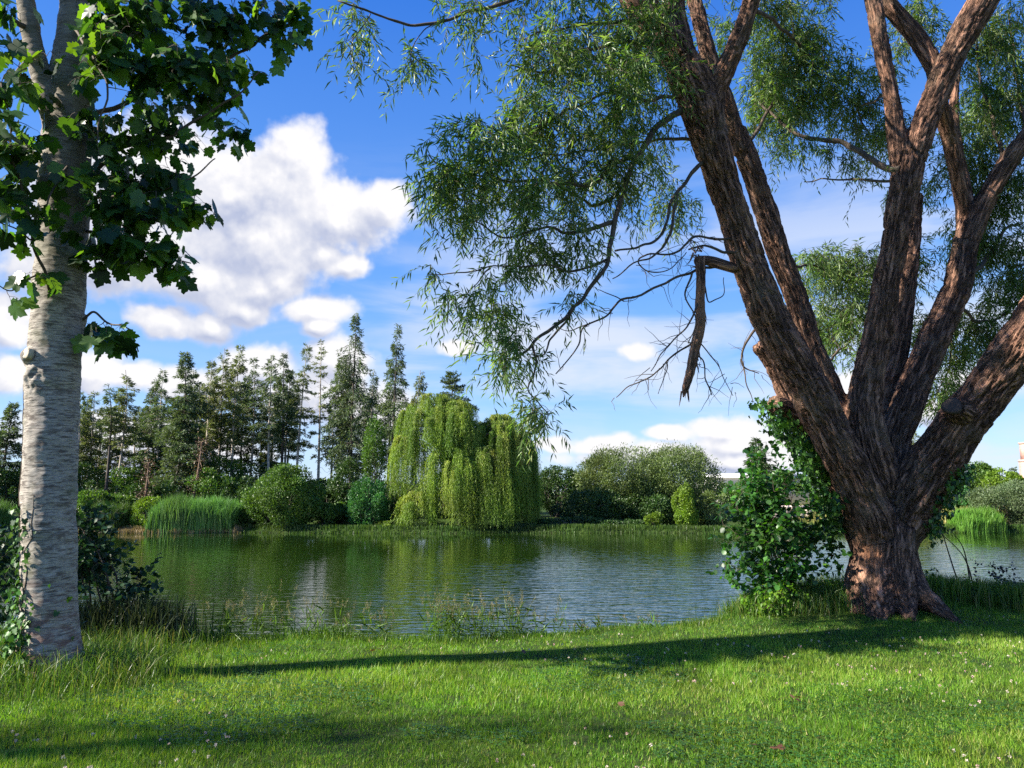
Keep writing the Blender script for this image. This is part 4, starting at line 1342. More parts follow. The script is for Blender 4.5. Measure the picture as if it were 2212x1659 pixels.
conifer(1632, 948, 62, 2.0, "small pyramid shaped spruce across the water left of the ivy column", 301, .02, 2.0, .35, 0, pale=False, trunk_r=.15, leafs=1.1)
conifer(1957, 905, 66, 2.6, "hazy grey green pine seen through the gap in the old willow's fork", 302, .15, 1.0, .3, 1, pale=False, trunk_r=.18, kind="pine_tree", cat="pine")
conifer(979, 800, 58, 2.2, "round topped pine showing above the weeping willow", 303, .45, 1.6, .2, 0, pale=False, trunk_r=.2, kind="pine_tree", cat="pine")
conifer(2190, 1010, 95, 1.9, "small dark spruce beside the pink chimney at the right edge", 304, .02, 1.8, .3, 0, pale=False, trunk_r=.15, leafs=1.2)

# dead leaning ivy-brown stems
for (a, b, Z, lab, w) in [((410, 1080), (437, 955), 49.8, 'rusty brown leaning dead trunk wrapped in withered ivy', .15), ((306, 1075), (322, 1000), 49, 'short brown dead stem beside the dark pool bank left of the reeds', .14)]:
    p0, p1 = P(a[0], a[1], Z), P(b[0], b[1], Z)
    p0[2] = gh(p0[0], Z)
    root = thing("dead_tree", lab, "dead tree", p0)
    ac = Acc()
    pts = catmull(np.array([p0, p0 * .6 + p1 * .4 + [.1, 0, 0], p1]), 5)
    tube(ac, pts, np.linspace(w, .05, len(pts)), 8)
    r = rng(5)
    for q in range(40):
        b0 = pts[r.integers(2, len(pts))]
        e = b0 + r.normal(size=3) * [.6, .4, .35]
        tube(ac, np.array([b0, (b0 + e) / 2 + r.normal(size=3) * .06, e]), [.02, .012, .005], 3)
    ac.build("trunk", flat_mat("rusty_bark", (.09, .055, .035), (.19, .12, .08), 5), root)
    ac = Acc()
    c = pts[r.integers(0, len(pts), 700)] + r.normal(size=(700, 3)) * [.22, .2, .2]
    leaves(ac, c, runit(r, 700), runit(r, 700), .11, .08, OVAL, r.random(700))
    ac.build("leaves", leaf_mat("withered_leaf", [(.10, .05, .03), (.20, .11, .06), (.10, .10, .03)], trans=.1), root, smooth=False)


def bush(name, label, cat, px, pw, top, Z, seed, nleaf, ls, mat, lobes=26, base=None, depth=1.0, low=0.0, tm=OVAL, spiky=0.0, trunk=None, asp=.6, group=None, gap=.1, shape=1.0):
    """lumpy leafy crown; px centre column, pw full width in picture units, top row"""
    r = rng(seed)
    c0 = gpt(px, Z)
    H = P(px, top, Z)[2]
    hw = pw / 2 / FPX * Z
    zb = c0[2] + low if base is None else P(px, base, Z)[2]
    hz = (H - zb) / 2
    cen = np.array([c0[0], Z, zb + hz])
    R_ = np.array([hw, hw * depth, hz])
    ld = runit(r, lobes)
    ld[:, 2] = ld[:, 2] * 0.9
    lr = r.uniform(.16, .46, lobes)
    lc = cen + ld * R_ * (1 - lr[:, None] * .95) * r.uniform(.82, 1.08, (lobes, 1))
    k = r.choice(lobes, nleaf, p=lr ** 2 / (lr ** 2).sum())
    d_ = nz(runit(r, nleaf) + ld[k] * .5)
    rad = 1 - .45 * r.random(nleaf) ** 1.3 + (spiky + .16) * r.random(nleaf) ** 7
    pos = lc[k] + d_ * R_ * (lr[k] * rad)[:, None]
    keep = perlin(pos * 1.6 + seed) > -.48 + gap
    keep &= pos[:, 2] > gh(pos[:, 0], pos[:, 1]) - .05 if low == 0 and base is None else keep
    pos, d_ = pos[keep], d_[keep]
    n = len(pos)
    A = d_ * .6 + r.normal(size=(n, 3)) * .5 + [0, 0, .25 + spiky]
    Nn = d_ * .5 + r.normal(size=(n, 3)) * .6 + [0, 0, .4]
    root = thing(name, label, cat, c0, group)
    a = Acc()
    sz = ls * r.uniform(.6, 1.3, n)
    leaves(a, pos, A, Nn, sz, sz * asp, tm, np.clip(r.random(n) * .6 + .25 * perlin(pos * 1.2) + .2, 0, 1))
    a.build("crown", mat, root, smooth=False)
    s_ = Acc()
    if trunk:
        tube(s_, np.array([c0 - [0, 0, .2], c0 + [0.1, 0, (cen[2] - c0[2]) * .6], cen]), [trunk, trunk * .8, trunk * .4], 8)
    for q in range(min(lobes, 18)):
        b0 = c0 + np.array([r.normal() * .12 * hw, r.normal() * .1 * hw, -.1]) if not trunk else c0 + (cen - c0) * r.uniform(.3, .9)
        e = lc[q]
        mid = (b0 + e) / 2 + r.normal(size=3) * .12 * hw + [0, 0, .1 * hz]
        tube(s_, catmull(np.array([b0, mid, e]), 4), np.linspace(.018 * hw + .01, .008, 9), 4)
    s_.build("trunk" if trunk else "stem", M_DARKB, root)
    return root


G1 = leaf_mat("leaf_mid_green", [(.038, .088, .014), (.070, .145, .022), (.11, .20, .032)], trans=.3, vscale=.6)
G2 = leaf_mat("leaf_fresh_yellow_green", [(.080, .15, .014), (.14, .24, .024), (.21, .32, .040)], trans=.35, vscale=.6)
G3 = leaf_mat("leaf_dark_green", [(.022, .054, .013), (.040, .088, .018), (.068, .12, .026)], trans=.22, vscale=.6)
G4 = leaf_mat("leaf_grey_olive", [(.060, .100, .026), (.11, .165, .046), (.18, .225, .070)], trans=.25, vscale=.4)
G5 = leaf_mat("leaf_emerald", [(.022, .095, .024), (.042, .15, .036), (.075, .21, .050)], trans=.3, vscale=.6)
G6 = leaf_mat("leaf_pale_willow", [(.060, .10, .042), (.11, .16, .070), (.17, .22, .11)], trans=.3, vscale=.6)

bush("round_bush", "big round mid green bush standing at the far waterline left of the weeping willow", "bush", 615, 168, 997, 46.0, 1, 34000, .12, G1, 44, depth=.9, gap=.06, low=-.5)
bush("low_bush", "straggly dark green growth between the reeds and the round bush", "bush", 545, 50, 1080, 46.3, 90, 3000, .12, G3, 14, low=-.3, spiky=.2)
bush("low_bush", "mid green straggling bush right of the round bush by the water", "bush", 705, 70, 1088, 46.6, 91, 4200, .12, G1, 18, low=-.3, spiky=.3)
bush("round_bush", "small rounded yellow green bush at the left end of the far reeds", "bush", 320, 78, 1066, 45.6, 2, 8000, .10, G2, 20, low=-.4, depth=.7)
bush("broad_leafed_bush", "emerald green upright bush between the round bush and the weeping willow", "bush", 797, 92, 1026, 46.0, 3, 12000, .12, G5, 26, depth=.8, low=-.6, spiky=.15)
bush("broad_leafed_bush", "dark green bush behind the emerald one at the willow's left foot", "bush", 855, 90, 1040, 47.4, 4, 8000, .12, G3, 20, low=-.3)
bush("broad_leafed_bush", "tall dim bush under the tallest spruce", "bush", 760, 110, 985, 50.4, 5, 9000, .13, G3, 20)
bush("climber_clad_tree", "upright stem smothered in green climber right of the tallest spruce", "tree", 806, 52, 885, 50.0, 6, 7000, .12, G1, 26, depth=1)
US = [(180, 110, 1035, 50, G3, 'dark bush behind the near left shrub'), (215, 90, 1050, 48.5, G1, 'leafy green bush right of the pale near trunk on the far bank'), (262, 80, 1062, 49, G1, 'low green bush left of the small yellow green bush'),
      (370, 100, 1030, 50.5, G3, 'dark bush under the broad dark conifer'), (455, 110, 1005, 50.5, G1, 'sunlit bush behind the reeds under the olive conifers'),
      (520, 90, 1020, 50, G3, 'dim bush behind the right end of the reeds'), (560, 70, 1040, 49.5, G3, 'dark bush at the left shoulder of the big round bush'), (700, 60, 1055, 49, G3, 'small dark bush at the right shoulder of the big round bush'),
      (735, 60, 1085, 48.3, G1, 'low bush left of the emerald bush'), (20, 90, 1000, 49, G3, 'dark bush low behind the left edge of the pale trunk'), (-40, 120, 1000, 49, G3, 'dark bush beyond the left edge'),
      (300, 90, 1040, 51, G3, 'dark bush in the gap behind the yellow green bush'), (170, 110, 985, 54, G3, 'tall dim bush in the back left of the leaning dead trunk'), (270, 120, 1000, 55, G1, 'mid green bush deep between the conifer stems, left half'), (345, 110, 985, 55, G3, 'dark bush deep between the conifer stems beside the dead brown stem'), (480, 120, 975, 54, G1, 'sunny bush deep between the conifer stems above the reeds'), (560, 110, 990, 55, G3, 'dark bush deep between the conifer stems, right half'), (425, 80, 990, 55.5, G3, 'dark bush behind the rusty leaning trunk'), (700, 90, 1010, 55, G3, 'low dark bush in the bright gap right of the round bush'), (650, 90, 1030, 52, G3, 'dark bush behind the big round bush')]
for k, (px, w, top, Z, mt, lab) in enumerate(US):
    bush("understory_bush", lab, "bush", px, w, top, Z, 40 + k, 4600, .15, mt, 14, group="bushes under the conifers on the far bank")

# hedge and big bush mass right of the weeping willow
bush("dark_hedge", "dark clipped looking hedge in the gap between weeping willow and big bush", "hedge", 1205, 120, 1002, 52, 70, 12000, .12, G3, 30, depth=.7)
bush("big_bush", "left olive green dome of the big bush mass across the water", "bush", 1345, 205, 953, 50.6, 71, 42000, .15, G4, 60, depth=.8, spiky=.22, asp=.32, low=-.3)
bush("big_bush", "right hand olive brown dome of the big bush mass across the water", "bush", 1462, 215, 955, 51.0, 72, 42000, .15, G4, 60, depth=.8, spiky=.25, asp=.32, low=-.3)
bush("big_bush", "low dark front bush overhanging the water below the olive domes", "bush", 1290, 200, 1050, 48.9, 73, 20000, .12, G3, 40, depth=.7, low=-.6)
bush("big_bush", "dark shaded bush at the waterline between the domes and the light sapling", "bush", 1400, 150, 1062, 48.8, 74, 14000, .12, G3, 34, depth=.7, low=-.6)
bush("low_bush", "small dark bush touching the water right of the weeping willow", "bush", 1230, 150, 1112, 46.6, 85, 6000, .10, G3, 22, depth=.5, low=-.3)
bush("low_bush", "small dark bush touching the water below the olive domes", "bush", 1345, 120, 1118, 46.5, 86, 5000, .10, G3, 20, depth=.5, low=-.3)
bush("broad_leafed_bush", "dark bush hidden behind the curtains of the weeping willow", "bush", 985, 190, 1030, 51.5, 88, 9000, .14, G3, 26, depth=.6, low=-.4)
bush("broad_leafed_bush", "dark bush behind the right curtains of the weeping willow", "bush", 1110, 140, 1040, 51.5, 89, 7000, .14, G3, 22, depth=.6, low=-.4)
bush("light_sapling", "bright yellow green sapling in front of the big bush mass", "sapling", 1480, 60, 1035, 45.9, 75, 8500, .11, G2, 22, depth=.8, low=-.5)
bush("light_sapling", "small yellow green bush at the waterline left of the light sapling", "sapling", 1412, 50, 1105, 45.7, 76, 2500, .11, G2, 10)
bush("big_bush", "dark bush at the water's edge behind the alder's left side", "bush", 1535, 80, 1058, 46.4, 77, 10000, .12, G4, 26, depth=.8, low=-.5)
bush("field_tree", "soft green tree across the water between the spruce and the ivy column", "tree", 1690, 90, 1010, 58, 78, 6000, .18, G1, 22)
bush("field_tree", "low green hedge tree under the white roof across the water", "tree", 1590, 90, 1032, 60, 87, 5000, .18, G1, 20)
bush("field_tree", "low green tree behind the alder across the water", "tree", 1640, 120, 1062, 54, 79, 6000, .16, G3, 22)
bush("field_tree", "green tree low in the gap of the willow's fork", "tree", 1975, 90, 965, 62, 80, 7000, .18, G1, 22)
bush("field_tree", "round bright green tree right of the old willow's trunk", "tree", 2108, 110, 990, 66, 81, 9000, .2, G1, 26, depth=.9)
bush("field_tree", "pale yellow green tree left of the pink chimney", "tree", 2165, 90, 1012, 64, 82, 7000, .2, G2, 22)
bush("pale_willow_bush", "large grey green willow bush at the far waterline at the right edge", "bush", 2180, 160, 1032, 47.2, 83, 30000, .13, G6, 46, depth=.9, spiky=.08, asp=.35)
bush("field_tree", "small emerald bush at the edge of the meadow behind the old willow", "bush", 2075, 50, 1045, 60, 84, 2500, .18, G5, 12)
# distant tree line closing the horizon
r = rng(77)
for k in range(34):
    px = -260 + k * 80 + r.uniform(-20, 20)
    top = r.uniform(1022, 1044)
    if 1560 < px < 1610:
        top = 1052
    bush("distant_tree", "distant hazy tree low on the skyline behind the far bank", "tree", px, r.uniform(90, 130), top, 100 + r.uniform(-6, 10), 900 + k, 1500, .5, G3 if k % 3 else G1, 14,
         group="distant trees along the skyline")

# ---------------------------------------------------------------- weeping willow
ww = thing("weeping_willow", "weeping willow with yellow green curtains hanging to the far waterline", "tree", gpt(1005, 47.5))
M_WW = leaf_mat("weeping_willow_leaf", [(.060, .125, .016), (.115, .205, .026), (.19, .29, .038), (.31, .35, .075)], trans=.35, rough=.45, spec=.35, vscale=.35, vary=.3)
r = rng(41)
wl, wt_ = Acc(), Acc()
base = gpt(1000, 47.8)
# domes: px, py(top), half width px, hang bottom py, Z, Y-depth half, n tresses
DM = [(930, 848, 92, 1010, 47.6, 2.0, 52), (985, 862, 48, 990, 46.8, 1.3, 20), (1090, 893, 66, 1135, 47.6, 2.0, 50), (975, 955, 75, 1140, 46.2, 1.2, 34), (1045, 960, 80, 1146, 46.2, 1.2, 40),
      (1130, 935, 42, 1145, 47.6, 1.5, 44), (900, 1050, 55, 1146, 46.3, .9, 18), (870, 930, 34, 1090, 47.2, 1.0, 16), (1090, 1010, 55, 1146, 46.0, .8, 22), (840, 1118, 28, 1142, 46.0, .5, 5), (1035, 912, 46, 1100, 47.2, 1.4, 26), (1010, 900, 70, 1060, 48.6, 1.4, 20)]
for (cx, ct, hw, bot, Z, dy, nt) in DM:
    Z -= .7
    if bot > 1130:
        bot = 1152
    for q in range(nt):
        a_ = r.uniform(0, 2 * np.pi)
        rr = math.sqrt(r.random())
        if r.random() < .55:
            a_ = r.uniform(np.pi, 2 * np.pi)  # more on the pond side
        ox, oy = rr * math.cos(a_), rr * math.sin(a_)
        drop = 1 - math.sqrt(max(0, 1 - rr ** 2))
        top = P(1003 + (cx - 1003) * .9 + ox * hw * .84, ct + drop * hw * .9, Z + oy * dy)
        zb = P(cx, bot, Z)[2]
        zb = max(zb, WATER + .03 + .12 * r.random() ** 2)
        hgt = top[2] - zb
        ln = hgt * r.uniform(.55, 1.0) * (1 if rr > .45 else r.uniform(.3, .7))
        if rr > .75 and r.random() < .6:
            ln = hgt * r.uniform(.9, 1.0)
        ln = max(min(ln, hgt), .5)
        ns = int(22 + 12 * r.random())
        outd = np.array([math.cos(a_), math.sin(a_) * .8])
        w_t = r.uniform(.09, .22)
        tn0 = r.random()
        for s_ in range(ns):
            o2 = r.normal(size=2) * w_t
            l2 = ln * r.uniform(.6, 1.0)
            n_ = int(l2 / .075) + 3
            tt = np.linspace(0, 1, n_) + r.uniform(-.3, .3, n_) / n_
            arch = .26 * rr
            x_ = top[0] + o2[0] * (.5 + tt) + outd[0] * arch * (1 - np.exp(-tt * 5)) + .03 * np.sin(tt * 9 + q)
            y_ = top[1] + o2[1] * (.5 + tt) + outd[1] * arch * (1 - np.exp(-tt * 5))
            z_ = top[2] + .12 * np.sin(np.minimum(tt * 6, np.pi)) * rr - tt * l2
            c = np.stack([x_, y_, z_], -1) + r.normal(size=(n_, 3)) * .02
            A = np.stack([r.normal(size=n_) * .5, r.normal(size=n_) * .5, -1 + .2 * r.normal(size=n_)], -1)
            Nn = np.stack([outd[0] + r.normal(size=n_) * .7, outd[1] + r.normal(size=n_) * .7, .4 + r.normal(size=n_) * .4], -1)
            leaves(wl, c, A, Nn, r.uniform(.10, .19, n_), .027, LANCE, np.clip(tn0 * .62 + r.random(n_) * .25 + .2 * (1 - tt), 0, 1))
        b1 = base + [0, 0, 3.0]
        if q % 2 == 0:
            mid = (b1 + top) / 2 + [0, 0, .5]
            tube(wt_, catmull(np.array([base + [0, 0, 2.0 * r.random() + .8], mid, top]), 4), np.linspace(.07, .015, 9), 5)
tube(wt_, catmull(np.array([base - [0, 0, .2], base + [.1, 0, 1.5], base + [-.3, 0, 3.2], P(940, 880, 47.6)]), 5), np.linspace(.38, .1, 16), 10)
tube(wt_, catmull(np.array([base + [0, 0, .8], base + [.8, 0, 2.4], P(1085, 920, 47.6)]), 5), np.linspace(.28, .08, 11), 8)
wl.build("crown", M_WW, ww, smooth=False)
wt_.build("trunk", M_DARKB, ww)

# ---------------------------------------------------------------- reeds and bank grass (uncountable)


def blades(acc, X_, Y_, Z_, h, w, r, lean=.25, tone=None, seg=2):
    n = len(X_)
    h = np.broadcast_to(h, (n,))
    w = np.broadcast_to(w, (n,))
    b = np.stack([X_, Y_, Z_], -1)
    a = r.uniform(0, 2 * np.pi, n)
    sd = np.stack([np.cos(a), np.sin(a), 0 * a], -1) * w[:, None] / 2
    a2 = r.uniform(0, 2 * np.pi, n)
    ld = np.stack([np.cos(a2), np.sin(a2), 0 * a2], -1) * (lean * h * np.abs(r.normal(size=n)))[:, None]
    up = np.stack([0 * h, 0 * h, h], -1)
    tone = r.random(n) if tone is None else tone
    if seg == 1:
        V = np.stack([b - sd, b + sd, b + up + ld], 1)
        t_ = np.array([[0, 1, 2]])
        acc.add(V.reshape(-1, 3), (t_[None] + (np.arange(n) * 3)[:, None, None]).reshape(-1, 3), None, np.repeat(tone, 3))
    else:
        m1 = b + up * .5 + ld * .25
        m2 = b + up * .82 + ld * .62
        V = np.stack([b - sd * .7, b + sd * .7, m1 + sd, m1 - sd, m2 + sd * .6, m2 - sd * .6, b + up + ld * 1.15 - up * .06 * lean], 1)
        t_ = np.array([[5, 4, 6]])
        q_ = np.array([[0, 1, 2, 3], [3, 2, 4, 5]])
        o_ = (np.arange(n) * 7)[:, None, None]
        acc.add(V.reshape(-1, 3), (t_[None] + o_).reshape(-1, 3), (q_[None] + o_).reshape(-1, 4), np.repeat(tone, 7))


M_REED = leaf_mat("reed_leaf", [(.055, .14, .030), (.09, .21, .045), (.15, .28, .075)], trans=.3, vscale=.5, vary=.3)
M_STRAW = leaf_mat("dry_straw", [(.16, .12, .055), (.28, .21, .10), (.36, .29, .16)], trans=.2, vscale=1)
M_BANKG = leaf_mat("bank_grass_leaf", [(.022, .055, .010), (.045, .095, .014), (.085, .14, .024)], trans=.35, vscale=.6)
M_LIME = leaf_mat("bright_sedge_leaf", [(.06, .16, .02), (.11, .25, .03), (.17, .32, .05)], trans=.35, vscale=.6)


def reedbed(name, label, px0, px1, Z0, dep, n, hpx, mat, seed, w=.03, kind="stuff", var=.15, skip=None):
    r = rng(seed)
    X0, X1 = (px0 - 1106) / FPX * Z0, (px1 - 1106) / FPX * Z0
    x = r.uniform(X0, X1, n)
    y = far_edge(x) - .55 + r.random(n) * dep
    z = np.maximum(gh(x, y), WATER - .1)
    h = hpx / FPX * Z0 * (1 + var * r.normal(size=n) * .6 + .22 * perlin(p2d(x, y, .9, seed)))
    if skip:
        pxs = x / Z0 * FPX + 1106
        kk = np.ones(n, bool)
        for s0, s1 in skip:
            kk &= ~((pxs > s0) & (pxs < s1))
        x, y, z, h = x[kk], y[kk], z[kk], h[kk]
        n = len(x)
    ed = np.clip(np.minimum(x - X0, X1 - x) / .35, 0.05, 1) ** .6
    h = h * ed * (.82 + .3 * r.random(n))
    a = Acc()
    blades(a, x, y, z, np.maximum(h, .1), w, r, .16, np.clip(r.random(n) * .7 + .3 * perlin(p2d(x, y, 1.2)) + .15, 0, 1))
    return tag(a.build(name, mat), label, "reeds", kind=kind)


reedbed("reeds", "dense blue green reeds standing along the far waterline left of the round bush", 358, 528, 46, 2.2, 11000, 60, M_REED, 1)
reedbed("reeds", "pale grey green reeds left of the small yellow green bush", 225, 300, 46, 2.0, 3500, 50, M_BANKG, 2)
reedbed("reeds", "reeds at the far waterline left of the pale trunk", -120, 45, 46, 2.0, 6000, 56, M_REED, 3)
reedbed("reeds", "bright green sedge at the far waterline behind the old willow's right side", 2020, 2125, 46.5, 1.6, 5000, 38, M_LIME, 4)
reedbed("dry_stalks", "tan dead reed stalks at the foot of the far reeds", 200, 540, 45.4, .5, 4500, 13, M_STRAW, 6, w=.025)
reedbed("bank_grass", "rough grass fringe along the far waterline", -250, 2500, 45.6, 1.6, 26000, 9, M_BANKG, 7, w=.03)

# meadow grass, far right
r = rng(9)
n = 24000
x = r.uniform(18, 40, n)
y = 48 + 22 * r.random(n)
a = Acc()
blades(a, x, y, gh(x, y), r.uniform(.25, .7, n), .04, r, .2, r.random(n), seg=1)
tag(a.build("meadow_grass", leaf_mat("meadow_grass_leaf", [(.12, .17, .03), (.24, .24, .06), (.40, .32, .12)], trans=.3, vscale=.25, vary=.35)),
    "ripening yellow meadow grass beyond the far waterline on the right", "grass", kind="stuff")

# ---------------------------------------------------------------- far buildings, wall, posts
def box(acc, x0, x1, y0, y1, z0, z1):
    V = np.array([[x0, y0, z0], [x1, y0, z0], [x1, y1, z0], [x0, y1, z0], [x0, y0, z1], [x1, y0, z1], [x1, y1, z1], [x0, y1, z1]])
    acc.add(V, None, np.array([[0, 1, 5, 4], [1, 2, 6, 5], [2, 3, 7, 6], [3, 0, 4, 7], [4, 5, 6, 7], [3, 2, 1, 0]]))


Zb = 88.0
c = P(1585, 1030, Zb)
bl = thing("white_building", "long low white roofed building far across the water right of the big bush", "building", (c[0], Zb, 0.3))
a = Acc()
box(a, c[0] - 2.5, c[0] + 9, Zb, Zb + 8, .2, P(0, 1032, Zb)[2])
a.build("wall", flat_mat("render_wall", (.42, .41, .40), (.5, .49, .47), 2), bl, smooth=False)
a = Acc()
zr = P(0, 1032, Zb)[2]
zt = P(0, 1021, Zb)[2]
V = np.array([[c[0] - 2.8, Zb - .4, zr], [c[0] + 9.3, Zb - .4, zr], [c[0] + 9.3, Zb + 8.4, zr], [c[0] - 2.8, Zb + 8.4, zr], [c[0] - 2.3, Zb + 4, zt], [c[0] + 8.8, Zb + 4, zt]])
a.add(V, np.array([[1, 2, 5], [3, 0, 4]]), np.array([[0, 1, 5, 4], [2, 3, 4, 5], [0, 3, 2, 1]]))
a.build("roof", flat_mat("white_sheet_roof", (.72, .72, .72), (.82, .82, .82), 1, rough=.5), bl, smooth=False)

# pink brick chimney at the right edge
m, t = new_mat("pink_brick")
geo = t.node('ShaderNodeNewGeometry')
bk = t.node('ShaderNodeTexBrick', {'Vector': t.v('MULTIPLY', geo.outputs['Position'], (1, 1, 1)), 'Color1': (.50, .27, .22, 1), 'Color2': (.42, .22, .18, 1), 'Mortar': (.5, .42, .36, 1), 'Scale': 4.0})
rt = t.node('ShaderNodeMapping', {'Vector': geo.outputs['Position'], 'Rotation': (math.pi / 2, 0, 0)})
t.L.new(rt.outputs[0], bk.inputs['Vector'])
pr = t.node('ShaderNodeBsdfPrincipled', {'Base Color': bk.outputs[0], 'Roughness': .9})
t.node('ShaderNodeOutputMaterial', {0: pr.outputs[0]})
Zc = 92.0
c = P(2226, 1000, Zc)
ch = thing("brick_chimney", "pink brick chimney stack rising at the far right edge behind the trees", "chimney", (c[0], Zc, .3))
a = Acc()
zt = P(2213, 958, Zc)[2]
zm = P(2213, 992, Zc)[2]
box(a, c[0] - .55, c[0] + .75, Zc, Zc + 1.3, .2, zm)
box(a, c[0] - .40, c[0] + .60, Zc + .15, Zc + 1.15, zm + .004, zt)
a.build("stack", m, ch, smooth=False)
a = Acc()
box(a, c[0] - .62, c[0] + .82, Zc - .07, Zc + 1.37, zm - .25, zm - .1)
a2 = Acc()
box(a2, c[0] - .48, c[0] + .68, Zc + .07, Zc + 1.23, zt + .003, zt + .18)
a2.build("cap", flat_mat("cap_stone", (.40, .30, .26), (.5, .4, .34), 4), ch, smooth=False)
a.build("coping", flat_mat("coping_stone", (.40, .30, .26), (.5, .4, .34), 4), ch, smooth=False)

# pale dry-stone wall seen through the alder
c0_, c1_ = P(1650, 1085, 50), P(1745, 1085, 50)
r = rng(15)
a = Acc()
xx = c0_[0]
while xx < c1_[0]:
    for lv in range(3):
        wdt = r.uniform(.25, .5)
        z0_ = gh(xx, 50) + .1 + lv * .26
        off = r.uniform(-.04, .04)
        box(a, xx + .005, xx + wdt - .02, 49.8 + off, 50.2 + off, z0_ + lv * .003, z0_ + .25 + r.uniform(-.015, .0))
    xx += .42
w_ = a.build("stone_wall", flat_mat("pale_pink_stone", (.42, .33, .27), (.58, .47, .40), 4), smooth=False)
tag(w_, "low pale pinkish stone wall across the water behind the alder leaves", "wall")
# meadow fence posts
for k, (px, Z) in enumerate([(2077, 62), (2092, 64), (2064, 63)]):
    b_ = gpt(px, Z)
    a = Acc()
    tube(a, np.array([b_ - [0, 0, .2], b_ + [0, 0, 1.3], b_ + [0, 0, 1.34]]), [.06, .055, .03], 8, cap=True)
    a.bco = [x_ * 0 for x_ in a.bco]
    tag(a.build("fence_post", flat_mat("weathered_post", (.35, .28, .2), (.5, .42, .32), 8)), "thin weathered fence post standing in the far meadow", "post", "fence posts in the far meadow")

# unseen tree added on the left; its crown is shaped to dapple the lawn
root = thing("shade_tree", "unseen young tree added well beyond the left edge to dapple the front lawn", "tree", (-16.0, 1.6, 0.0))
r = rng(222)
cN = np.array([-14.3, 2.0, 9.2])
n = 1500
v = runit(r, n) * (r.random((n, 1)) ** .4) * [2.4, .75, 1.0]
v = v[perlin(v * 1.3 + 3) > -.25]
a = Acc()
leaves(a, cN + v, runit(r, len(v)), runit(r, len(v)), r.uniform(.07, .13, len(v)), .08, OVAL, r.random(len(v)))
a.build("crown", G1, root, smooth=False)
a = Acc()
tk = catmull(np.array([[-16.0, 1.6, -.1], [-15.9, 1.6, 4.0], [-15.4, 1.8, 7.5], [-14.6, 2.0, 9.0]]), 5)
tube(a, tk, np.linspace(.14, .04, len(tk)), 9)
for q in range(24):
    e = cN + v[q]
    tube(a, catmull(np.array([tk[-4], (tk[-4] + e) / 2 + [0, 0, .15], e]), 3), np.linspace(.03, .006, 7), 4)
a.build("trunk", M_DARKB, root)

# ================================================================ NEAR BANK
M_LAWN = leaf_mat("lawn_blade", [(.070, .125, .014), (.085, .20, .016), (.145, .285, .022), (.25, .36, .045), (.44, .36, .15)], trans=.38, rough=.45, spec=.35, vscale=1.1, vary=.28, tcol=(1.5, 1.6, .4))
r = rng(101)
N = 520000
y0, y1 = 3.6, 12.6
u = r.random(N)
y = y0 * (y1 / y0) ** u
y = np.where(r.random(N) < .35, r.uniform(y0, y1, N), y)
x = (r.random(N) * 2 - 1) * (.74 * y + .9)
e = near_edge(x)
k = (y < e + .75) & ((perlin(p2d(x, y, 7.0, 41)) > -.28) | (r.random(N) < .35))
x, y = x[k], y[k]
n = len(x)
patch = perlin(p2d(x, y, .55, 1)) + .5 * perlin(p2d(x, y, 2.3, 2))
hgt = (.033 + .019 * patch) * r.uniform(.45, 1.6, n) * (1 + .5 * np.clip((y - near_edge(x) + .5) / .8, 0, 1.5))
wd = r.uniform(.004, .0075, n) * (1 + .04 * (y - 5))
yel = perlin(p2d(x, y, .8, 9))
tone = np.clip(.42 + .21 * r.normal(size=n) + .24 * yel + .14 * patch, 0, .8)
dry = r.random(n) < .05 + .05 * np.clip(yel, 0, 1)
tone = np.where(dry, r.uniform(.8, 1, n), tone)
a = Acc()
blades(a, x, y, gh(x, y) - .004, np.maximum(hgt, .012), wd, r, .55, tone, seg=1)
tag(a.build("lawn_grass", M_LAWN, smooth=False), "short mown sunlit lawn grass covering the near bank", "grass", kind="stuff")

# clover leaves among the grass
M_CLOV = leaf_mat("clover_leaf", [(.020, .070, .012), (.035, .115, .018), (.055, .15, .025)], trans=.3, vscale=1.5)
n = 46000
y = 3.7 * (10.5 / 3.7) ** r.random(n)
x = (r.random(n) * 2 - 1) * (.74 * y + .9)
dn = perlin(p2d(x, y, .7, 21)) + .6 * perlin(p2d(x, y, 2.1, 22))
k = (dn > .05) & (y < near_edge(x) - .3)
x, y = x[k], y[k]
n = len(x)
A_ = r.uniform(0, 2 * np.pi, n)
z = gh(x, y) + r.uniform(.02, .05, n)
a = Acc()
for j in range(3):
    an = A_ + j * 2.094
    ax = np.stack([np.cos(an), np.sin(an), .15 + 0 * an], -1)
    leaves(a, np.stack([x, y, z], -1), ax, np.array([0, 0, 1.]) + r.normal(size=(n, 3)) * .25, r.uniform(.010, .018, n), .014, OVAL, r.random(n))
tag(a.build("clover_leaves", M_CLOV, smooth=False), "patches of dark three lobed clover leaves in the lawn", "clover", kind="stuff")

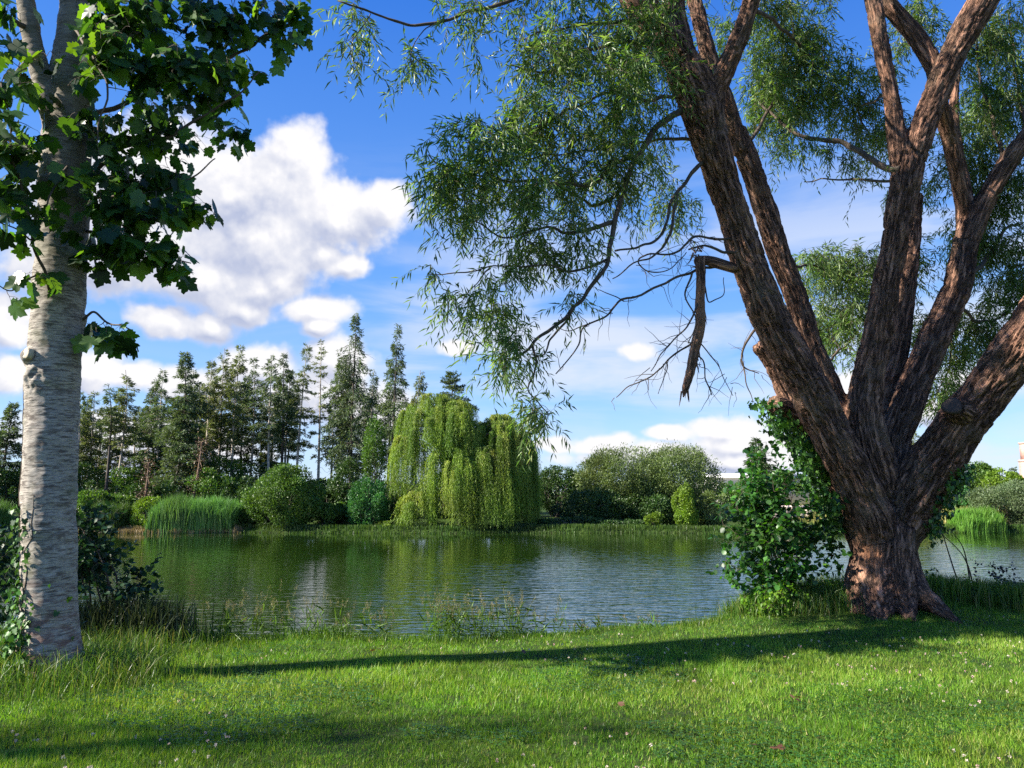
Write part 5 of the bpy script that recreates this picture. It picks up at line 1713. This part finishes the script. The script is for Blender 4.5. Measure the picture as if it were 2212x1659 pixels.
# clover flower heads
M_FL = leaf_mat("clover_flower", [(.55, .50, .42), (.62, .50, .45), (.50, .28, .28)], trans=.2, rough=.7, vscale=4)
n = 900
y = 3.8 * (10.2 / 3.8) ** (r.random(n) ** .9)
x = (r.random(n) * 2 - 1) * (.74 * y + .6)
dn = perlin(p2d(x, y, .45, 31)) + .28 * x / 5
k = (dn > -.02) & (y < near_edge(x) - .25) & ~((x < -2.5) & (y > 5.5))
x, y = x[k], y[k]
a = Acc()
st = Acc()
for q in range(len(x)):
    z_ = float(gh(x[q], y[q]))
    h_ = r.uniform(.035, .075)
    c = np.array([x[q], y[q], z_ + h_])
    R0 = r.uniform(.007, .0115)
    m_ = 16
    dd_ = runit(r, m_)
    leaves(a, c + dd_ * R0 * .25, dd_ + [0, 0, .4], runit(r, m_), R0 * 1.1, R0 * .7, OVAL, r.random() * .8 + .2 * r.random(m_))
    tube(st, np.array([[x[q], y[q], z_], c]), .001, 3)
tag(a.build("clover_flowers", M_FL, smooth=False), "small white and pinkish clover heads dotted over the lawn", "clover", kind="stuff")
tag(st.build("clover_stalks", M_CLOV), "short stalks carrying the clover heads", "clover", kind="stuff")

# long grass: bank edge, tree feet
M_LONG = leaf_mat("long_grass_blade", [(.038, .090, .012), (.065, .14, .016), (.11, .20, .026), (.28, .24, .10)], trans=.38, rough=.4, spec=.4, vscale=1.5, vary=.25)


def scatter(cx, cyy, rx, ry, n, r):
    v = r.normal(size=(n, 2)) * .5
    return cx + v[:, 0] * rx, cyy + v[:, 1] * ry


def longgrass(name, label, spots, hr, wr, lean, seed, mat=None, kind="stuff", seg=2, cat="grass"):
    r = rng(seed)
    a = Acc()
    for (cx, cyy, rx, ry, n) in spots:
        x, y = scatter(cx, cyy, rx, ry, n, r)
        z = gh(x, y)
        k = z > WATER - .12
        x, y, z = x[k], y[k], z[k]
        m_ = len(x)
        h = r.uniform(hr[0], hr[1], m_) * (1 - .25 * r.random(m_))
        blades(a, x, y, z - .01, h, r.uniform(wr[0], wr[1], m_), r, lean, np.clip(r.random(m_) ** 1.4 * .95, 0, 1), seg=seg)
    return tag(a.build(name, mat or M_LONG, smooth=False), label, cat, kind=kind)


# fringe along the brink
r = rng(55)
a = Acc()
n = 30000
x = r.uniform(-9, 11, n)
y = near_edge(x) + r.normal(size=n) * .22 + .28
dn = .5 + .5 * perlin(p2d(x, y, .9, 4))
h = (.07 + .16 * dn ** 1.5 * r.random(n)) * np.where(x < -1.3, 1.25, 1) * np.where((x > -.7) & (x < 2.0), .75, 1.0)
blades(a, x, y, gh(x, y) - .01, h, r.uniform(.004, .008, n), r, .4, np.clip(r.random(n) * .8, 0, 1))
tag(a.build("bank_fringe_grass", M_LONG, smooth=False), "uneven longer grass along the brink of the near bank", "grass", kind="stuff")

longgrass("long_grass", "tangled long grass round the foot of the pale left trunk", [(-4.5, 6.75, 1.5, .55, 2600), (-3.55, 6.9, .7, .6, 1500), (-5.3, 6.6, 1.2, .9, 2400), (-4.6, 6.2, 1.3, .5, 1200), (-3.8, 7.9, .7, .8, 700), (-4.6, 8.2, 1.2, .7, 1300)],
          (.10, .34), (.0035, .0065), .6, 61)
longgrass("long_grass", "long grass in front and left of the old willow's foot", [(4.0, 11.0, 1.1, .55, 5200), (3.3, 10.9, .8, .5, 2200), (4.9, 10.75, .7, .35, 1500), (4.3, 11.6, 1.0, .6, 2600)], (.12, .38), (.005, .010), .35, 62)
longgrass("long_grass", "dense grass hump right of the old willow's foot", [(6.5, 11.6, 1.0, .6, 5600), (7.3, 11.3, 1.2, .4, 2200), (6.1, 12.2, .8, .6, 2400), (8.4, 11.5, 1.4, .4, 2400)], (.15, .45), (.006, .011), .35, 63)
longgrass("sedge_clump", "dark bushy sedge clump on the brink right of the left shrub", [(-4.35, 8.75, .5, .35, 2200), (-3.95, 8.8, .4, .3, 1000)], (.28, .60), (.006, .011), .30, 64,
          leaf_mat("sedge_leaf", [(.018, .036, .012), (.035, .055, .018), (.07, .08, .03)], trans=.2, vscale=2), kind="thing", cat="sedge")

# broad iris-like leaves
r = rng(66)
for (px, dy) in ((455, .15), (522, .2)):
    bx = (px - 1106) / FPX * 9.4
    a = Acc()
    x, y = bx + r.normal(size=9) * .07, 9.05 + dy + r.normal(size=9) * .06
    blades(a, x, y, gh(x, y), r.uniform(.20, .42, 9), .022, r, .22, r.random(9) * .5)
    tag(a.build("iris_leaves", M_LONG, smooth=False), "clump of broad upright sword leaves on the brink, " + ("nearer the sedge" if px < 500 else "second from the sedge"), "plant", "sword leaved clumps on the brink")

# tall thin flowering grasses standing against the water
M_SEED = leaf_mat("seed_head", [(.10, .10, .045), (.20, .17, .09), (.30, .25, .15)], trans=.3, vscale=3)
r = rng(67)
grp = {}
specs = [(560, 60, 26, .35, .6), (620, 40, 26, .45, .85), (700, 60, 26, .3, .65), (790, 50, 14, .25, .5), (840, 50, 22, .3, .6), (960, 30, 34, .35, .75), (990, 45, 44, .4, .8), (1050, 45, 40, .35, .7), (1110, 30, 26, .3, .7),
         (1170, 40, 10, .2, .4), (1250, 60, 16, .12, .25), (1390, 60, 16, .12, .25), (420, 60, 16, .3, .6), (300, 40, 10, .5, 1.0), (1210, 20, 6, .4, .6)]
for k, (px, sw, n, h0, h1) in enumerate(specs):
    a, hd = Acc(), Acc()
    for q in range(n):
        pxx = px + r.normal() * sw * .5
        yy = None
        X0 = (pxx - 1106) / FPX * 9.5
        yy = float(near_edge(X0)) + r.uniform(-.05, .45)
        b_ = np.array([X0, yy, float(gh(X0, yy))])
        h_ = r.uniform(h0, h1) * .8
        ld = r.normal(size=2) * .13 * h_
        uu = np.linspace(0, 1, 6)
        pts = np.stack([b_[0] + ld[0] * uu ** 2, b_[1] + ld[1] * uu ** 2, b_[2] + h_ * uu], -1)
        tube(a, pts, np.linspace(.0022, .0010, 6), 3)
        m_ = 22
        ht = r.uniform(.80, 1.0, m_)
        c = np.stack([np.interp(ht, uu, pts[:, j]) for j in range(3)], -1) + r.normal(size=(m_, 3)) * [.008, .008, .004]
        leaves(hd, c, r.normal(size=(m_, 3)) * .4 + [0, 0, 1], runit(r, m_), .018, .005, OVAL, r.random(m_))
        # one or two leaves on the stalk
        leaves(a, pts[1:4], r.normal(size=(3, 3)) + [0, 0, .8], runit(r, 3), r.uniform(.08, .2), .006, LANCE, .5)
    root = thing("grass_tuft", "tuft of thin flowering grass against the water, number counted from the left among the tufts on the brink", "grass tuft", (X0, yy, 0), "flowering grass tufts on the brink")
    root.location = (float((px - 1106) / FPX * 9.5), float(near_edge((px - 1106) / FPX * 9.5)), 0.0)
    tag(a.build("stalk", M_LONG, root), kind="stuff")
    tag(hd.build("seed_head", M_SEED, root, smooth=False), kind="stuff")
    grp[k] = root
TL = ["short loose tuft of flowering grass right of the sword leaves", "tallest dark stalks of the left tufts, in front of the round bush's reflection", "mixed height tuft right of the tallest left stalks",
      "thin low tuft under the sky reflection", "medium tuft of pale stalks left of the central tuft", "left part of the dense central tuft with brownish heads", "thickest tall green tuft at the centre of the brink",
      "pale arching tuft just right of the central one", "loose tall tuft at the edge of the blue reflection", "few short stalks against the blue water", "very short stalks on the brink below the blue water",
      "very short stalks on the brink left of the light green bramble", "loose stalks between the sedge clump and the sword leaves", "few high stalks rising from the left shrub", "single sparse tall stalks against the blue water"]
for k in grp:
    grp[k]['label'] = TL[k]

# ---------------------------------------------------------------- near shrubs
M_ALD = leaf_mat("alder_leaf", [(.010, .042, .012), (.020, .072, .016), (.038, .12, .020), (.080, .20, .030)], trans=.34, rough=.42, spec=.4, vscale=1.5, tcol=(1.8, 2.0, .4))


def shrub(name, label, cat, foot, blobs, seed, mat, leafL, leafW, tm, nl=7, ntw=2, L=(.15, .35), nstem=7, droop=.2, tone=(0, 1)):
    r = rng(seed)
    T_ = blob_targets(blobs, r, clump=(2.8, -.12, .74))
    T_ = T_[T_[:, 2] > gh(T_[:, 0], T_[:, 1]) + .03]
    foot = np.array(foot, float)
    foot[2] = gh(foot[0], foot[1]) - .05
    root = thing(name, label, cat, foot)
    s_ = Acc()
    PP, RR = [], []
    far_i = r.choice(len(T_), nstem, replace=False)
    for q in far_i:
        f_ = foot + np.array([r.normal() * .12, r.normal() * .08, 0])
        mid = (f_ + T_[q]) / 2 + [0, 0, .15] + r.normal(size=3) * .08
        pts = catmull(np.array([f_, mid, T_[q]]), 6)
        rad = np.linspace(.014, .004, len(pts))
        tube(s_, pts, rad, 6)
        PP.append(pts)
        RR.append(rad)
    grow(s_, np.concatenate(PP), np.concatenate(RR), T_, r, tip=.002, rmax=.008, wig=.04)
    la_ = Acc()
    sprays(la_, s_, T_, r, ntw=ntw, L=L, nl=nl, leafL=leafL, leafW=leafW, droop=droop, tm=tm, spread=1.0, twig_r=.0018, side=.9, tone=tone)
    s_.build("stem", MB, root)
    la_.build("leaves", mat, root, smooth=False)
    return root


shrub("alder_shrub", "round leaved dark green alder shrub leaning over the water left of the old willow", "shrub", (3.9, 11.4, 0),
      [(1660, 1110, 85, 85, 10.9, .5, 150), (1610, 1190, 60, 70, 10.9, .4, 80), (1690, 1200, 70, 60, 10.9, .4, 80), (1640, 1040, 60, 45, 10.9, .4, 34), (1735, 1130, 55, 80, 11.1, .4, 60), (1560, 1120, 25, 30, 10.9, .2, 8),
       (1700, 1020, 50, 50, 11.0, .4, 26), (1650, 975, 30, 28, 10.9, .2, 8), (1610, 985, 22, 16, 10.9, .15, 4), (1595, 1250, 35, 30, 10.9, .25, 26), (1775, 1160, 35, 55, 11.1, .3, 22), (1640, 1260, 40, 25, 10.8, .3, 24)],
      71, M_ALD, .084, .074, ROUND, nl=7, ntw=2)
M_BRAM = leaf_mat("young_bramble_leaf", [(.07, .17, .015), (.12, .26, .02), (.19, .34, .035)], trans=.4, rough=.4, spec=.4, vscale=2)
shrub("bramble_plant", "fresh yellow green bramble on the brink below the alder", "plant", (3.85, 10.75, 0), [(1655, 1300, 55, 22, 10.6, .3, 70), (1700, 1275, 40, 25, 10.7, .25, 40), (1770, 1260, 40, 26, 10.9, .25, 26)], 72, M_BRAM, .055, .042, ROUND, nl=6, L=(.08, .2), nstem=6)
M_DSH = leaf_mat("shrub_leaf_dark", [(.010, .034, .014), (.018, .052, .020), (.030, .075, .026)], trans=.22, rough=.5, spec=.3, vscale=1.5)
shrub("broad_leafed_shrub", "dark broad leafed shrub behind the pale trunk's right side", "shrub", (-4.4, 8.9, 0),
      [(195, 1160, 42, 60, 8.9, .4, 60), (215, 1230, 62, 50, 8.9, .4, 80), (250, 1265, 60, 36, 8.9, .35, 50), (180, 1110, 26, 26, 8.9, .25, 12), (300, 1245, 30, 24, 8.9, .2, 10)], 73, M_DSH, .085, .055, ROUND, nl=7, L=(.15, .3), tone=(0, .8))
shrub("broad_leafed_shrub", "dark shrub at the left edge behind the ivy covered foot", "shrub", (-5.7, 8.5, 0), [(10, 1210, 50, 70, 8.5, .4, 70), (20, 1290, 50, 60, 8.4, .4, 60), (-60, 1230, 50, 80, 8.5, .4, 50), (-210, 1010, 120, 130, 8.6, .6, 170), (-330, 850, 140, 150, 8.6, .6, 150), (-200, 1220, 110, 110, 8.6, .5, 90), (15, 1375, 40, 40, 8.1, .3, 30)], 74, M_DSH, .085, .055, ROUND, nl=7, L=(.15, .3))
M_PUR = leaf_mat("purplish_weed_leaf", [(.020, .022, .022), (.035, .035, .035), (.05, .06, .04)], trans=.15, rough=.4, vscale=2)
shrub("low_weed_patch", "low dark purplish weeds on the brink at the right edge", "plant", (8.4, 11.9, 0), [(2180, 1265, 50, 20, 11.8, .3, 50), (2120, 1255, 40, 20, 11.8, .3, 22), (2240, 1260, 50, 30, 11.8, .3, 30), (2140, 1220, 50, 14, 12, .3, 8)], 75, M_PUR, .05, .036, ROUND, nl=6, L=(.1, .25), nstem=5)
shrub("low_shrub", "small dark leaves at the waterline right of the willow trunk", "shrub", (7.0, 12.3, 0), [(2040, 1150, 26, 8, 11.8, .2, 8), (2020, 1110, 16, 40, 11.5, .2, 14)], 76, M_DSH, .05, .035, ROUND, nl=6, L=(.08, .2), nstem=3)

# fallen dead leaves and bare soil crumbs on the lawn
M_DEAD = leaf_mat("fallen_leaf", [(.07, .03, .015), (.12, .055, .028), (.16, .09, .05)], trans=.15, rough=.6, vscale=6)
r = rng(88)
spots = [((842, 1409), 5, .13, "curled russet dead leaves lying mid lawn above the trunk's shadow"), ((1722, 1520), 4, .07, "reddish dead leaves on the right half of the lawn"), ((1340, 1533), 2, .04, "pair of dark brown leaves on the lawn right of centre"),
         ((1680, 1632), 3, .08, "tan dead leaf litter at the bottom edge right of centre"), ((1070, 1417), 2, .1, "small brown litter just right of the russet leaves")]
for (pp_, n, spd, lab) in spots:
    d_ = ray(*pp_)
    t_ = -CAM_H / d_[2]
    c = np.array([d_[0] * t_, d_[1] * t_, .045])
    Pn = c + r.normal(size=(n, 3)) * [spd, spd * .5, .006]
    for q in range(n):
        a = Acc()
        leaves(a, Pn[q:q + 1], r.normal(size=(1, 3)) * [1, 1, .15], r.normal(size=(1, 3)) * .4 + [0, 0, 1], r.uniform(.035, .06), .045, MAPLE, r.random(1))
        tag(a.build("fallen_leaf", M_DEAD, smooth=False), "one of the " + lab, "fallen leaf", lab)
